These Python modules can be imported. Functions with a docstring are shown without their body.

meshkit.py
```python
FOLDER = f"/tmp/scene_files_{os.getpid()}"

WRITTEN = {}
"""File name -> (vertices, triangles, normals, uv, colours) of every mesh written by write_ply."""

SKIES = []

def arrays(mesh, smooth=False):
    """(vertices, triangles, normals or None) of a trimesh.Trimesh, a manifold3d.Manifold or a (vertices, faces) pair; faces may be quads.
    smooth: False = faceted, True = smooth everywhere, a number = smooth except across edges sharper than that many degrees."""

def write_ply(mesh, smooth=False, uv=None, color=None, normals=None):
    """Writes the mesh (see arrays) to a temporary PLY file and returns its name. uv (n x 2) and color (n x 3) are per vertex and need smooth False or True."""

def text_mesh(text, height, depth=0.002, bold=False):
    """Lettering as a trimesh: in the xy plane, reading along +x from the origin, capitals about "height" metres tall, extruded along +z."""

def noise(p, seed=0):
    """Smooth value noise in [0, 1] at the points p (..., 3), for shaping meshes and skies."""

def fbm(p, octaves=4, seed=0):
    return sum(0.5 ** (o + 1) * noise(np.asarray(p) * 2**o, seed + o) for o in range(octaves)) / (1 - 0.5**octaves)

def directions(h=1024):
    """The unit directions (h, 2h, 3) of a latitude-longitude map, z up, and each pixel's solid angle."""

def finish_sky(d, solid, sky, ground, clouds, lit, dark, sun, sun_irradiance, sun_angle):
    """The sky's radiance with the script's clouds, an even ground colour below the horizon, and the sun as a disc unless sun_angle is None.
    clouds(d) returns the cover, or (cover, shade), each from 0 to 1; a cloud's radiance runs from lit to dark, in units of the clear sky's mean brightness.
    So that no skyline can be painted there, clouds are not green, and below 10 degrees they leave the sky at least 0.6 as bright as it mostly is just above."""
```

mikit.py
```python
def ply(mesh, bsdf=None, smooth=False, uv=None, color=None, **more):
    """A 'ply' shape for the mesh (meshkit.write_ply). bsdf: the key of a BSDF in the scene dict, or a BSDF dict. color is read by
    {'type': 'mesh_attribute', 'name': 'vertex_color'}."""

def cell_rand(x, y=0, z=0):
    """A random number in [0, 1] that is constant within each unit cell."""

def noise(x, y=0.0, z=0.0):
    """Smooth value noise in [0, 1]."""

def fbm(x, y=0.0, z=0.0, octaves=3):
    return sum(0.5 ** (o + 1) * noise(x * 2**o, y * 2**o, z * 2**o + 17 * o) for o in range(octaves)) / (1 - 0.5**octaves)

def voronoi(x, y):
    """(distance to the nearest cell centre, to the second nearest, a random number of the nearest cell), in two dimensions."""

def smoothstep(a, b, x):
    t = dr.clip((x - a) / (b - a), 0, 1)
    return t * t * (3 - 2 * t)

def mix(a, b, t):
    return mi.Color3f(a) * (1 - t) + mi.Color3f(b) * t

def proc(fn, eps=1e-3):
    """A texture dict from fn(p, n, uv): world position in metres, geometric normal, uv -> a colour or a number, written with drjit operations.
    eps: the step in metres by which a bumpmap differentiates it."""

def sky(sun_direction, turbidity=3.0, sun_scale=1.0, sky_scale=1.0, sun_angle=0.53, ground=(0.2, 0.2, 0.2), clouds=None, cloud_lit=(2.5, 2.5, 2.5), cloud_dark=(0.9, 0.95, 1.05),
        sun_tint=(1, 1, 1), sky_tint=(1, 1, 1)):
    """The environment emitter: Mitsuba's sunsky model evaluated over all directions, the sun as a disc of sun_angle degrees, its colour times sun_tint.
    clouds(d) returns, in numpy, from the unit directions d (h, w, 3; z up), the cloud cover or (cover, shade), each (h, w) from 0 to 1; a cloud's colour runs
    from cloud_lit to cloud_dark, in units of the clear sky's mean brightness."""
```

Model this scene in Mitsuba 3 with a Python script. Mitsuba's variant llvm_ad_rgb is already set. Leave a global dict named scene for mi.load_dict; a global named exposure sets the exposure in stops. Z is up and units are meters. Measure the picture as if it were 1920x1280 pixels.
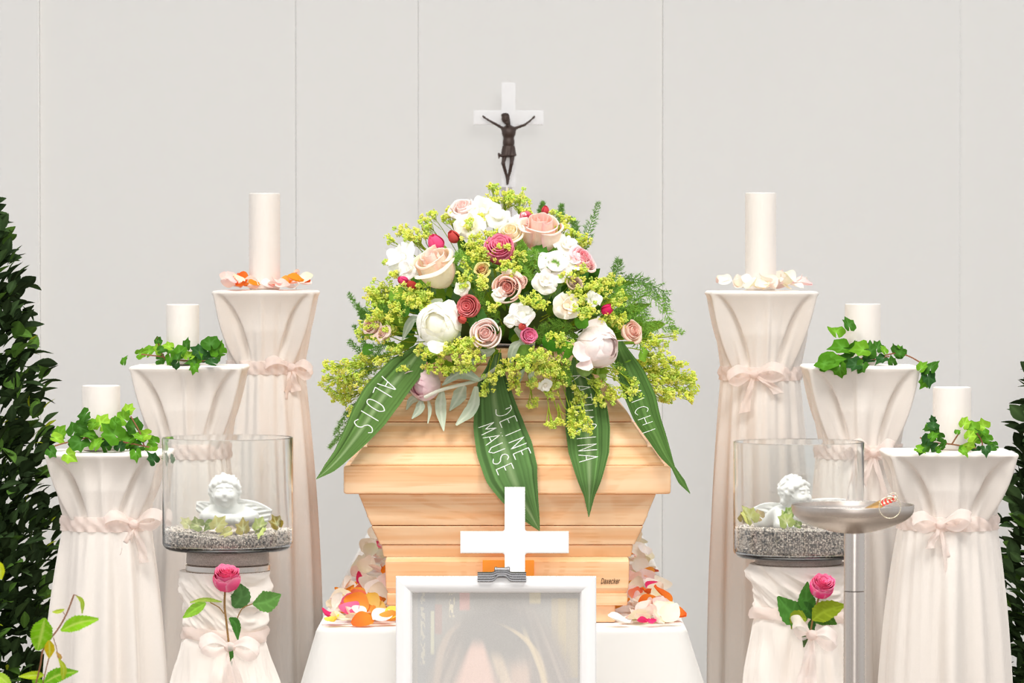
import math, random
import numpy as np
import trimesh
import manifold3d as m3
import mitsuba as mi
import drjit as dr
import mikit, meshkit
from scipy.spatial import cKDTree

# ------------------------------------------------------------------ camera, light, exposure
F, HC = 7500.0, 1.40                       # focal length in pixels of the 1920 frame, camera height in metres
PITCH = math.atan(160.0 / F)
T = mi.ScalarTransform4f
scene, labels = {}, {}
exposure = 0.22
scene['camera'] = {'type': 'thinlens', 'fov': 2 * math.degrees(math.atan(960.0 / F)), 'fov_axis': 'x',
                   'aperture_radius': 0.0036, 'focus_distance': 7.45,
                   'to_world': T().look_at(origin=[0, 0, HC], target=[0, math.cos(PITCH), HC - math.sin(PITCH)], up=[0, 0, 1]),
                   'near_clip': 0.1, 'far_clip': 100.0}
scene['daylight'] = {'type': 'constant', 'radiance': {'type': 'rgb', 'value': [0.60, 0.604, 0.61]}}

PI = math.pi


def lin(c):
    """'#rrggbb' or a triple 0..255 (sRGB) -> linear."""
    if isinstance(c, str):
        c = [int(c[i:i + 2], 16) for i in (1, 3, 5)]
    x = np.asarray(c, float) / 255.0
    return np.where(x <= 0.04045, x / 12.92, ((x + 0.055) / 1.055) ** 2.4)


def P(px, py, d):
    """The point at depth d (metres along y) seen at a pixel of the photograph."""
    cp, sp = math.cos(PITCH), math.sin(PITCH)
    u, v = px - 960.0, py - 640.0
    r = np.array([u, F * cp - v * sp, -F * sp - v * cp])
    return np.array([0, 0, HC]) + r * (d / r[1])


def S(d):
    return d / F


def nrm(v):
    v = np.asarray(v, float)
    return v / (np.linalg.norm(v, axis=-1, keepdims=True) + 1e-12)


def frame_to(n, roll=0.0):
    n = nrm(n)
    a = nrm(np.cross(n, [0, 0, 1] if abs(n[2]) < 0.9 else [1, 0, 0]))
    b = np.cross(n, a)
    a, b = a * math.cos(roll) + b * math.sin(roll), -a * math.sin(roll) + b * math.cos(roll)
    return np.stack([a, b, n], 1)


# ------------------------------------------------------------------ bookkeeping
def rgb(c):
    return {'type': 'rgb', 'value': [float(x) for x in c]}


def mat(name, d):
    scene[name] = d


used = {}


def numbered(name):
    n = used.get(name, 0)
    used[name] = n + 1
    return name if n == 0 else f'{name}_{n:03d}'


def put(key, mesh, bsdf, smooth=False, color=None, uv=None, **more):
    scene[key] = mikit.ply(mesh, bsdf, smooth, uv=uv, color=color, **more)
    return key


def part(parent, name, mesh, bsdf, smooth=False, color=None, label=None, kind=None, uv=None, **more):
    key = numbered(parent + '__' + name)
    put(key, mesh, bsdf, smooth, color, uv, **more)
    if label or kind:
        labels[key] = {k: v for k, v in (('label', label), ('kind', kind)) if v}
    return key


def thing(name, label, cat, group=None, kind=None):
    key = numbered(name)
    labels[key] = {'label': label, 'category': cat}
    if group:
        labels[key]['group'] = group
    if kind:
        labels[key]['kind'] = kind
    return key


def cat(meshes):
    """[(v, f[, c])] -> one (v, f) and colours."""
    vs, fs, cs, n = [], [], [], 0
    for m in meshes:
        vs.append(m[0]); fs.append(m[1] + n); n += len(m[0])
        if len(m) > 2:
            cs.append(m[2])
    return (np.vstack(vs), np.vstack(fs)), (np.vstack(cs) if cs else None)


def grid_faces(nu, nv, wrap=False):
    """faces of a grid of nv rows of nu points."""
    i, j = np.meshgrid(np.arange(nu if wrap else nu - 1), np.arange(nv - 1), indexing='xy')
    a = j * nu + i; b = j * nu + (i + 1) % nu; c = (j + 1) * nu + (i + 1) % nu; d = (j + 1) * nu + i
    q = np.stack([a, b, c, d], -1).reshape(-1, 4)
    return np.vstack([q[:, [0, 1, 2]], q[:, [0, 2, 3]]])


def tube(pts, rad, sides=8, caps=True):
    p = np.asarray(pts, float)
    n = len(p)
    rad = np.broadcast_to(np.asarray(rad, float), (n,))
    t = nrm(np.gradient(p, axis=0))
    a = np.zeros_like(p)
    ref = np.array([0, 0, 1.0]) if abs(t[0, 2]) < 0.9 else np.array([1.0, 0, 0])
    a[0] = nrm(np.cross(t[0], ref))
    for i in range(1, n):
        a[i] = nrm(a[i - 1] - t[i] * np.dot(a[i - 1], t[i]))
    b = np.cross(t, a)
    ang = np.arange(sides) * 2 * PI / sides
    v = p[:, None] + rad[:, None, None] * (np.cos(ang)[None, :, None] * a[:, None] + np.sin(ang)[None, :, None] * b[:, None])
    f = grid_faces(sides, n, True)
    v = v.reshape(-1, 3)
    if caps:
        k = len(v)
        v = np.vstack([v, p[:1], p[-1:]])
        i = np.arange(sides); j = (i + 1) % sides
        f = np.vstack([f, np.stack([j, i, i * 0 + k], 1), np.stack([i + (n - 1) * sides, j + (n - 1) * sides, i * 0 + k + 1], 1)])
    return v, f


def spline(pts, n):
    """Catmull-Rom through the points."""
    p = np.asarray(pts, float)
    if len(p) == 2:
        return p[0] + (p[1] - p[0]) * np.linspace(0, 1, n)[:, None]
    q = np.vstack([2 * p[0] - p[1], p, 2 * p[-1] - p[-2]])
    s = np.linspace(0, len(p) - 1 - 1e-9, n)
    i = s.astype(int); t = (s - i)[:, None]
    a, b, c, d = q[i], q[i + 1], q[i + 2], q[i + 3]
    return 0.5 * (2 * b + (c - a) * t + (2 * a - 5 * b + 4 * c - d) * t ** 2 + (3 * b - a - 3 * c + d) * t ** 3)


def lathe(profile, n=64, center=(0, 0, 0)):
    p = np.asarray(profile, float)
    ang = np.arange(n) * 2 * PI / n
    v = np.stack([p[:, 0][:, None] * np.cos(ang), p[:, 0][:, None] * np.sin(ang), np.broadcast_to(p[:, 1][:, None], (len(p), n))], -1).reshape(-1, 3)
    return v + np.asarray(center), grid_faces(n, len(p), True)


def mf(man):
    m = man.to_mesh()
    return np.array(m.vert_properties[:, :3], float), np.array(m.tri_verts, int)


def rbox(x0, x1, y0, y1, z0, z1, r=0.003):
    """A box with rounded edges."""
    s = m3.Manifold.sphere(r, 12)
    return mf(m3.Manifold.batch_hull([s.translate([x, y, z]) for x in (x0 + r, x1 - r) for y in (y0 + r, y1 - r) for z in (z0 + r, z1 - r)]))


def cross_mesh(shape_pts, depth, bev):
    """An extruded outline (x, z) with bevelled front; front at y = 0, back at y = depth."""
    cs = m3.CrossSection([np.asarray(shape_pts, float)])
    inner = cs.offset(-bev, m3.JoinType.Miter)
    lo = cs.extrude(depth - bev)                               # z from 0 to depth-bev
    pieces = [lo]
    k = 4
    for i in range(k):
        a = bev * (1 - math.cos(PI / 2 * (i + 1) / k)); h0 = bev * math.sin(PI / 2 * i / k); h1 = bev * math.sin(PI / 2 * (i + 1) / k)
        pieces.append(cs.offset(-a, m3.JoinType.Round, 2, 24).extrude(h1).translate([0, 0, depth - bev]))
    m = pieces[0]
    for q in pieces[1:]:
        m = m + q
    v, f = mf(m)
    return np.stack([v[:, 0], depth - v[:, 2], v[:, 1]], 1), f


def surface_net(fn, lo, hi, h):
    lo, hi = np.asarray(lo, float), np.asarray(hi, float)
    n = np.ceil((hi - lo) / h).astype(int) + 1
    ax = [lo[k] + h * np.arange(n[k]) for k in range(3)]
    g = np.stack(np.meshgrid(*ax, indexing='ij'), -1)
    val = fn(g.reshape(-1, 3)).reshape(n)
    ins = val < 0
    acc = np.zeros(tuple(n - 1) + (3,)); cnt = np.zeros(tuple(n - 1))
    off = [(a, b, c) for a in (0, 1) for b in (0, 1) for c in (0, 1)]
    sl = lambda o: tuple(slice(o[k], n[k] - 1 + o[k]) for k in range(3))
    for a in off:
        for k in range(3):
            if a[k]:
                continue
            b = list(a); b[k] = 1
            va, vb = val[sl(a)], val[sl(b)]
            crossing = (va < 0) != (vb < 0)
            t = np.where(crossing, va / (va - vb + 1e-30), 0)
            pos = np.zeros(va.shape + (3,)); pos[...] = a
            pos[..., k] = t
            acc += pos * crossing[..., None]; cnt += crossing
    act = cnt > 0
    idx = -np.ones(tuple(n - 1), int); idx[act] = np.arange(act.sum())
    cells = np.argwhere(act)
    v = lo + h * (cells + acc[act] / cnt[act][:, None])
    faces = []
    for k in range(3):
        i, j = (k + 1) % 3, (k + 2) % 3
        s0 = [slice(1, n[q] - 1) for q in range(3)]; s0[k] = slice(0, n[k] - 1)
        s1 = list(s0); s1[k] = slice(1, n[k])
        a, b = ins[tuple(s0)], ins[tuple(s1)]
        for flip, sel in ((False, a & ~b), (True, ~a & b)):
            e = np.argwhere(sel)
            if not len(e):
                continue
            base = e.copy(); base[:, i] += 1; base[:, j] += 1
            def c(di, dj):
                q = base.copy(); q[:, i] += di; q[:, j] += dj
                return idx[q[:, 0], q[:, 1], q[:, 2]]
            quad = np.stack([c(-1, -1), c(0, -1), c(0, 0), c(-1, 0)], 1)
            if flip:
                quad = quad[:, ::-1]
            faces.append(quad)
    q = np.vstack(faces)
    return v, np.vstack([q[:, [0, 1, 2]], q[:, [0, 2, 3]]])


def smin(a, b, k):
    h = np.clip(0.5 + 0.5 * (b - a) / k, 0, 1)
    return b * (1 - h) + a * h - k * h * (1 - h)


def capsule(p, a, b, ra, rb):
    a, b = np.asarray(a, float), np.asarray(b, float)
    t = np.clip(((p - a) @ (b - a)) / ((b - a) @ (b - a) + 1e-12), 0, 1)
    return np.linalg.norm(p - a - t[:, None] * (b - a), axis=1) - (ra + (rb - ra) * t)


def ellipsoid(p, c, r):
    q = (p - np.asarray(c)) / np.asarray(r)
    k = np.linalg.norm(q, axis=1)
    return (k - 1) * np.min(r) * 0.9 + 0 * k


# ------------------------------------------------------------------ materials
def principled(c, rough=0.5, **k):
    return {'type': 'twosided', 'b': {'type': 'principled', 'base_color': c if isinstance(c, dict) else rgb(c), 'roughness': rough, **k}}


VC = {'type': 'mesh_attribute', 'name': 'vertex_color'}
mat('petal_vc', {'type': 'principledthin', 'base_color': VC, 'roughness': 0.7, 'diff_trans': 0.3, 'eta': 1.25})
mat('leaf_vc', {'type': 'principledthin', 'base_color': VC, 'roughness': 0.33, 'diff_trans': 0.25, 'eta': 1.5})
mat('felt_leaf_vc', {'type': 'principledthin', 'base_color': VC, 'roughness': 0.9, 'diff_trans': 0.3, 'eta': 1.2})
mat('matte_vc', principled(VC, 0.75, specular=0.2))
mat('twig', principled(lin('#8a5a3c'), 0.7))
mat('green_stem', principled(lin('#7c9a34'), 0.6))
mat('rose_stem', principled(lin('#8f6a38'), 0.6))


def wood(p, n, uv):
    side = dr.abs(n.x) > dr.abs(n.y)
    a_ = dr.select(side, p.y, p.x)                              # along the grain
    b_ = dr.select(side, p.x, p.y) * 0.7                        # into the board
    g = mikit.fbm(a_ * 2.2, p.z * 55.0, b_ * 40.0, 3)
    fine = mikit.noise(a_ * 7.0, p.z * 330.0, b_ * 200.0)
    bow = mikit.fbm(a_ * 4.0, p.z * 10.0 + 2.5 * mikit.noise(a_ * 3.5, p.z * 3.0), b_ * 5.0, 2)
    ring = mikit.smoothstep(0.45, 1.0, dr.sin(bow * 70.0) * 0.5 + 0.5)
    a = mikit.mix(mi.Color3f(0.89, 0.60, 0.365), mi.Color3f(0.79, 0.43, 0.205), mikit.smoothstep(0.32, 0.72, g))
    a = mikit.mix(a, mi.Color3f(0.66, 0.31, 0.115), 0.42 * ring * mikit.smoothstep(0.2, 0.8, fine))
    a = mikit.mix(a, mi.Color3f(0.70, 0.34, 0.14), 0.35 * mikit.smoothstep(0.62, 0.95, fine))
    k = mikit.noise(a_ * 11.0 + 3.0, p.z * 23.0, b_ * 11.0)
    return mikit.mix(a, mi.Color3f(0.42, 0.18, 0.07), 0.5 * mikit.smoothstep(0.955, 0.99, k))


mat('wood', principled(mikit.proc(wood), 0.42, specular=0.4))


def cloth_col(c):
    c = [float(x) for x in c]

    def fn(p, n, uv):
        w = mikit.noise(p.x * 900.0, p.y * 900.0, p.z * 900.0)
        return mi.Color3f(*c) * (0.97 + 0.03 * w)
    return mikit.proc(fn)


mat('cream_cloth', principled(cloth_col(lin('#e1dad3')), 0.85, specular=0.15))
mat('column_cloth', principled(rgb(lin('#eee5dc')), 0.7, specular=0.25))
mat('table_cloth', principled(rgb(lin('#dbd9d5')), 0.85, specular=0.15))
mat('organza', {'type': 'principledthin', 'base_color': rgb(lin('#fff5f0')), 'roughness': 0.3, 'diff_trans': 0.9, 'spec_trans': 0.22, 'eta': 1.2})


def wall_col(p, n, uv):
    w = mikit.fbm(p.x * 1.7, p.z * 1.3, 0.0, 2)
    return mi.Color3f(0.90, 0.893, 0.87) * (0.985 + 0.03 * w)


mat('wall_paint', principled(mikit.proc(wall_col), 0.8, specular=0.1))
mat('floor_stone', principled(lin('#8c837b'), 0.5))
mat('wax', principled(lin('#e6dfd8'), 0.45, specular=0.4))
mat('wick', principled(lin('#54483c'), 0.9))
mat('white_lacquer', principled(lin('#ededee'), 0.3, specular=0.5, clearcoat=0.3))
mat('white_alu', principled(lin('#e6e4e2'), 0.35, metallic=0.15))
mat('plaster', principled(lin('#eaeae6'), 0.6, specular=0.25))
mat('bronze', principled(lin('#4a3b35'), 0.4, metallic=0.35))
mat('bronze_dark', principled(lin('#40332e'), 0.5, metallic=0.3))
mat('steel', {'type': 'twosided', 'b': {'type': 'roughconductor', 'material': 'none', 'specular_reflectance': rgb([0.66, 0.60, 0.55]), 'alpha': 0.17}})
mat('steel_polished', {'type': 'twosided', 'b': {'type': 'roughconductor', 'material': 'none', 'specular_reflectance': rgb([0.68, 0.62, 0.57]), 'alpha': 0.10}})
mat('clip_metal', {'type': 'twosided', 'b': {'type': 'roughconductor', 'material': 'none', 'specular_reflectance': rgb([0.30, 0.30, 0.31]), 'alpha': 0.32}})
mat('gilt', {'type': 'twosided', 'b': {'type': 'roughconductor', 'material': 'none', 'specular_reflectance': rgb([0.86, 0.74, 0.56]), 'alpha': 0.12}})
mat('brass_dark', principled(lin('#a07f4e'), 0.4, metallic=0.5))
mat('red_enamel', principled(lin('#d8342a'), 0.25, specular=0.5))
mat('glass', {'type': 'dielectric', 'int_ior': 1.5, 'ext_ior': 1.0, 'specular_transmittance': rgb([0.985, 0.99, 0.985])})
mat('orange_board', principled(lin('#f0952a'), 0.6))
mat('ink', principled(lin('#4a2c14'), 0.8))
mat('chalk', principled(lin('#fbfbf7'), 0.8))
mat('dark_earth', principled(lin('#3a2f28'), 0.95))
mat('pot_glaze', principled(lin('#6b6058'), 0.4))


def grit(p, n, uv):
    w = mikit.noise(p.x * 700.0, p.y * 700.0, p.z * 700.0)
    b = mikit.noise(p.x * 40.0, p.y * 40.0, p.z * 160.0)
    return mikit.mix(mi.Color3f(0.20, 0.16, 0.14), mi.Color3f(0.50, 0.42, 0.37), 0.6 * w + 0.4 * b)


mat('grit', principled(mikit.proc(grit), 0.5))

# ------------------------------------------------------------------ the setting: wall, floor, unseen lamps overhead and by the camera
WALL = 10.95
k = 'wall_back'
labels[k] = {'label': 'pale grey wall of tall smooth panels behind the coffin', 'category': 'wall', 'kind': 'structure'}
put(k, rbox(-4.2, 4.2, WALL + 0.06, WALL + 0.25, 0, 3.6, 0.004), 'wall_paint')
seams = [-700, 74, 556, 785, 1243, 1798, 2600]
tilt = [(0.012, -0.016), (0.012, -0.006), (-0.012, 0.000), (-0.003, 0.006), (-0.008, -0.012), (0.006, 0.0)]
for i in range(6):
    x0, x1 = P(seams[i], 640, WALL)[0], P(seams[i + 1], 640, WALL)[0]
    a, b = tilt[i]
    g = -0.0006
    y0, y1 = WALL + a, WALL + b
    r = 0.004
    s = m3.Manifold.sphere(r, 12)
    pts = [(x0 + g + r, y0), (x1 - g - r, y1), (x0 + g + r, WALL + 0.06), (x1 - g - r, WALL + 0.06)]
    m = m3.Manifold.batch_hull([s.translate([x, y + r, z]) for x, y in pts for z in (0.02, 3.55)])
    part('wall_back', 'panel', mf(m), 'wall_paint', 30)
k = 'floor'
labels[k] = {'label': 'light stone floor under the pedestals', 'category': 'floor', 'kind': 'structure'}
put(k, rbox(-4.2, 4.2, -2.0, WALL + 0.25, -0.1, 0, 0.004), 'floor_stone')
for i, (x, y, e) in enumerate([(-1.3, 5.6, 13.0), (1.3, 5.6, 13.0)]):  # panels out of view, placed overhead to light the coffin and cloths from above
    key = thing('unseen_ceiling_light', 'unseen square ceiling light panel, out of view, lighting from high above the ' + ('left' if x < 0 else 'right') + ' pedestals', 'ceiling light')
    v = np.array([[x - .7, y - .7, 3.9], [x + .7, y - .7, 3.9], [x + .7, y + .7, 3.9], [x - .7, y + .7, 3.9]])
    part(key, 'diffuser', (v, np.array([[0, 2, 1], [0, 3, 2]])), 'white_lacquer', emitter={'type': 'area', 'radiance': rgb([e, e * 0.97, e * 0.92])})
    part(key, 'housing', rbox(x - .72, x + .72, y - .72, y + .72, 3.905, 3.98, 0.01), 'white_alu')
key = thing('unseen_flash_softbox', 'photographer\'s round flash softbox beside the camera', 'flash lamp')
fx, fy, fz, frad, fe = 0.35, -0.6, 2.15, 0.34, 74.0  # flash out of view, placed for frontal light and highlights on glass and steel
an = np.arange(48) * 2 * PI / 48
n_ = nrm(np.array([-0.35, 8.2, -1.0])); Rf = frame_to(n_)
v = np.vstack([[[0, 0, 0]], np.stack([frad * np.cos(an), frad * np.sin(an), 0 * an], 1)]) @ Rf.T + [fx, fy, fz]
part(key, 'diffuser', (v, np.array([[0, 1 + i, 1 + (i + 1) % 48] for i in range(48)])), 'white_lacquer', emitter={'type': 'area', 'radiance': rgb([fe, fe * 0.985, fe * 0.96])})
v, f = lathe([(0.0, -0.22), (0.07, -0.2), (frad + .01, -0.006), (frad + .01, -0.002), (0.0, -0.004)], 48)
part(key, 'hood', (v @ Rf.T + [fx, fy, fz], f), 'ink', True)
part(key, 'stand', tube([[fx, fy - 0.12, 0.0], [fx, fy - 0.12, fz]], 0.015, 12), 'clip_metal', True)

# ------------------------------------------------------------------ table with cloth
ZT = P(960, 1178, 7.5)[2]
XL, XR = P(590, 1178, 7.5)[0], P(1291, 1178, 7.5)[0]
YF, YB = 7.5, 10.25


def loop_rect(x0, x1, y0, y1, r, n):
    """n points counter-clockwise round a rounded rectangle, with outward normals and a corner weight."""
    segs = []
    w, l = x1 - x0 - 2 * r, y1 - y0 - 2 * r
    per = [w, PI / 2 * r, l, PI / 2 * r, w, PI / 2 * r, l, PI / 2 * r]
    tot = sum(per)
    cs = np.cumsum([0] + per)
    # dense corners: parameter spread
    pts, nor, cor = [], [], []
    samp = []
    for k, p in enumerate(per):
        m = int(n * 0.25 * (0.55 if k % 2 == 0 else 0.45))
        samp += [cs[k] + p * (i + 0.5) / m for i in range(m)]
    for s in samp:
        k = int(np.searchsorted(cs, s, side='right') - 1); t = s - cs[k]
        if k == 0: p, q = (x0 + r + t, y0), (0, -1)
        elif k == 2: p, q = (x1, y0 + r + t), (1, 0)
        elif k == 4: p, q = (x1 - r - t, y1), (0, 1)
        elif k == 6: p, q = (x0, y1 - r - t), (-1, 0)
        else:
            c = {1: (x1 - r, y0 + r, -PI / 2), 3: (x1 - r, y1 - r, 0), 5: (x0 + r, y1 - r, PI / 2), 7: (x0 + r, y0 + r, PI)}[k]
            a = c[2] + t / r
            q = (math.cos(a), math.sin(a)); p = (c[0] + r * q[0], c[1] + r * q[1])
        pts.append(p); nor.append(q)
        d = min(math.hypot(p[0] - cx, p[1] - cy) for cx in (x0, x1) for cy in (y0, y1))
        cor.append(math.exp(-(d / 0.16) ** 2))
    return np.array(pts), np.array(nor), np.array(cor), np.array(samp) / tot


tab = thing('bier_table', 'long narrow table under the coffin, draped in a plain white cloth', 'table')
pts, nor, cor, su = loop_rect(XL, XR, YF, YB, 0.025, 720)
rows = []
for i in range(10):                                            # the top from its middle out
    t = i / 9.0
    c = np.array([(XL + XR) / 2, (YF + YB) / 2])
    q = c + (pts - 0.012 * nor - c) * t
    rows.append(np.column_stack([q, np.full(len(q), ZT) + 0.0012 * (meshkit.noise(np.column_stack([q * 14, q[:, :1] * 0])) - 0.5)]))
for a in np.linspace(0.2, 1, 5):
    a *= PI / 2
    q = pts - nor * 0.012 * (1 - math.sin(a))
    rows.append(np.column_stack([q, np.full(len(q), ZT - 0.012 * (1 - math.cos(a)))]))
fold = 0.5 + 0.5 * np.sin(su * 2 * PI * 23 + 1.3 * np.sin(su * 2 * PI * 5)) * (0.4 + 0.6 * meshkit.noise(np.column_stack([su * 31, su * 0, su * 0])))
for t in np.linspace(0.03, 1, 30):
    h = t * (ZT - 0.03)
    out = 0.30 * min(h, 0.16 + 0.25 * (h - 0.16)) * (0.04 + 0.9 * cor) + 0.03 * t * fold * (0.4 + cor)
    q = pts + nor * (out[:, None] + 0.0)
    rows.append(np.column_stack([q, np.full(len(q), ZT - 0.012 - h + 0.012 * t)]))
v = np.vstack(rows)
part(tab, 'cloth', (v, grid_faces(len(pts), len(rows), True)), 'table_cloth', True)
for x in (XL + 0.06, XR - 0.06):
    for y in (YF + 0.1, YB - 0.1):
        part(tab, 'leg', rbox(x - 0.02, x + 0.02, y - 0.02, y + 0.02, 0.0, ZT - 0.03, 0.003), 'white_alu')

# ------------------------------------------------------------------ coffin
cof = thing('coffin', 'light oak coffin with stepped lid, standing foot first on the white table', 'coffin')
CX = P(951, 900, 7.56)[0]
YEND = 9.62


def ring(px_half, py, yf):
    """half width in metres and height of a level seen at a pixel row on a front face at depth yf."""
    return px_half * S(yf), P(951, py, yf)[2], yf


def loft(levels):
    """levels: (half width, z, front depth) from bottom to top -> closed solid with four flat sides and slightly rounded uprights."""
    rows = []
    c = 0.004
    for w, z, yf in levels:
        yb = YEND - (yf - 7.5)
        x0, x1 = CX - w, CX + w
        rows.append([[x0 + c, yf, z], [x1 - c, yf, z], [x1 - c * .3, yf + c * .3, z], [x1, yf + c, z], [x1, yb - c, z], [x1 - c, yb, z], [x0 + c, yb, z], [x0, yb - c, z], [x0, yf + c, z], [x0 + c * .3, yf + c * .3, z]])
    v = np.array(rows).reshape(-1, 3)
    n = 10
    f = grid_faces(n, len(rows), True)
    k = (len(rows) - 1) * n
    cap0 = np.array([[0, i + 1, i] for i in range(1, n - 1)])
    cap1 = np.array([[k, k + i, k + i + 1] for i in range(1, n - 1)])
    return v, np.vstack([f, cap0, cap1])


def plank(name, levels, e=0.0025, label=None):
    """levels bottom to top, given as ring(); edges at the ends are eased by e."""
    (w0, z0, y0), (w1, z1, y1) = levels[0], levels[-1]
    lv = [(w0 - e, z0, y0 + e), (w0 - e * .3, z0 + e * .3, y0 + e * .3), (w0, z0 + e, y0)] + list(levels[1:-1]) + [(w1, z1 - e, y1), (w1 - e * .3, z1 - e * .3, y1 + e * .3), (w1 - e, z1, y1 + e)]
    part(cof, name, loft(lv), 'wood', 25, label=label)


plank('support_board', [(203 * S(7.615), ZT + 0.001, 7.615), ring(203, 1134, 7.615)])
plank('base_plank', [ring(226, 1135, 7.600), ring(226, 1112, 7.600)])
plank('plinth_plank', [ring(224.5, 1112, 7.606), ring(226, 1107, 7.603), ring(228, 1102, 7.600), ring(229.5, 1053, 7.598), ring(227.5, 1043, 7.606)], 0.002)
plank('body_plank', [ring(233, 1043.5, 7.606), ring(236, 1021, 7.602)], 0.002)
plank('body_plank', [ring(240, 1020.5, 7.598), ring(255, 985.5, 7.588)], 0.002)
plank('body_plank', [ring(256, 984.5, 7.586), ring(263, 968, 7.582), ring(265, 960, 7.583), ring(279, 925, 7.575)], 0.002)
plank('rim_plank', [ring(307, 926, 7.556), ring(307, 873, 7.556)], 0.004)
plank('lid_plank', [ring(295, 873.5, 7.562), ring(293, 868, 7.564), ring(274, 838, 7.588)], 0.003)
plank('lid_plank', [ring(263.5, 838, 7.596), ring(261, 828, 7.598), ring(252, 816, 7.606), ring(238, 791.5, 7.632)], 0.003)
plank('lid_plank', [ring(234, 791, 7.636), ring(231, 781, 7.638), ring(224, 770, 7.645), ring(206, 748.5, 7.668)], 0.003)
plank('lid_plank', [ring(205, 748, 7.670), ring(202, 740, 7.672), ring(182, 716.5, 7.697)], 0.003)
plank('lid_plank', [ring(181, 716, 7.698), ring(178, 708, 7.70), ring(156, 684.5, 7.727)], 0.003)
plank('lid_plank', [ring(155, 684, 7.728), ring(130, 655, 7.76)], 0.003)
LID = [(560, 7.80), (655, 7.755), (684, 7.725), (716, 7.695), (748, 7.667), (791, 7.632), (838, 7.59), (873, 7.555), (1000, 7.555)]


def lid_depth(py):
    return float(np.interp(py, [a for a, b in LID], [b for a, b in LID]))


# maker's lettering and the orange board on the plinth
tm = meshkit.text_mesh('Daxecker', 0.0105, 0.0006)
tv = np.array(tm.vertices); w = tv[:, 0].max()
sx = 35 * S(7.598) / w
o = P(1126, 1094, 7.5985)
v = np.stack([o[0] + tv[:, 0] * sx + 0.18 * tv[:, 1], o[1] - tv[:, 2] - 0.0002, o[2] + tv[:, 1]], 1)
part(cof, 'lettering', (v, np.array(tm.faces)), 'ink', label='small dark lettering burnt into the plinth')
a, b = P(905, 1050, 7.59), P(1001.5, 1090, 7.59)
part(cof, 'patch', rbox(a[0], b[0], 7.589, 7.597, b[2] - 0.02, a[2], 0.001), 'orange_board', label='plain orange patch behind the white cross')

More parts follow.
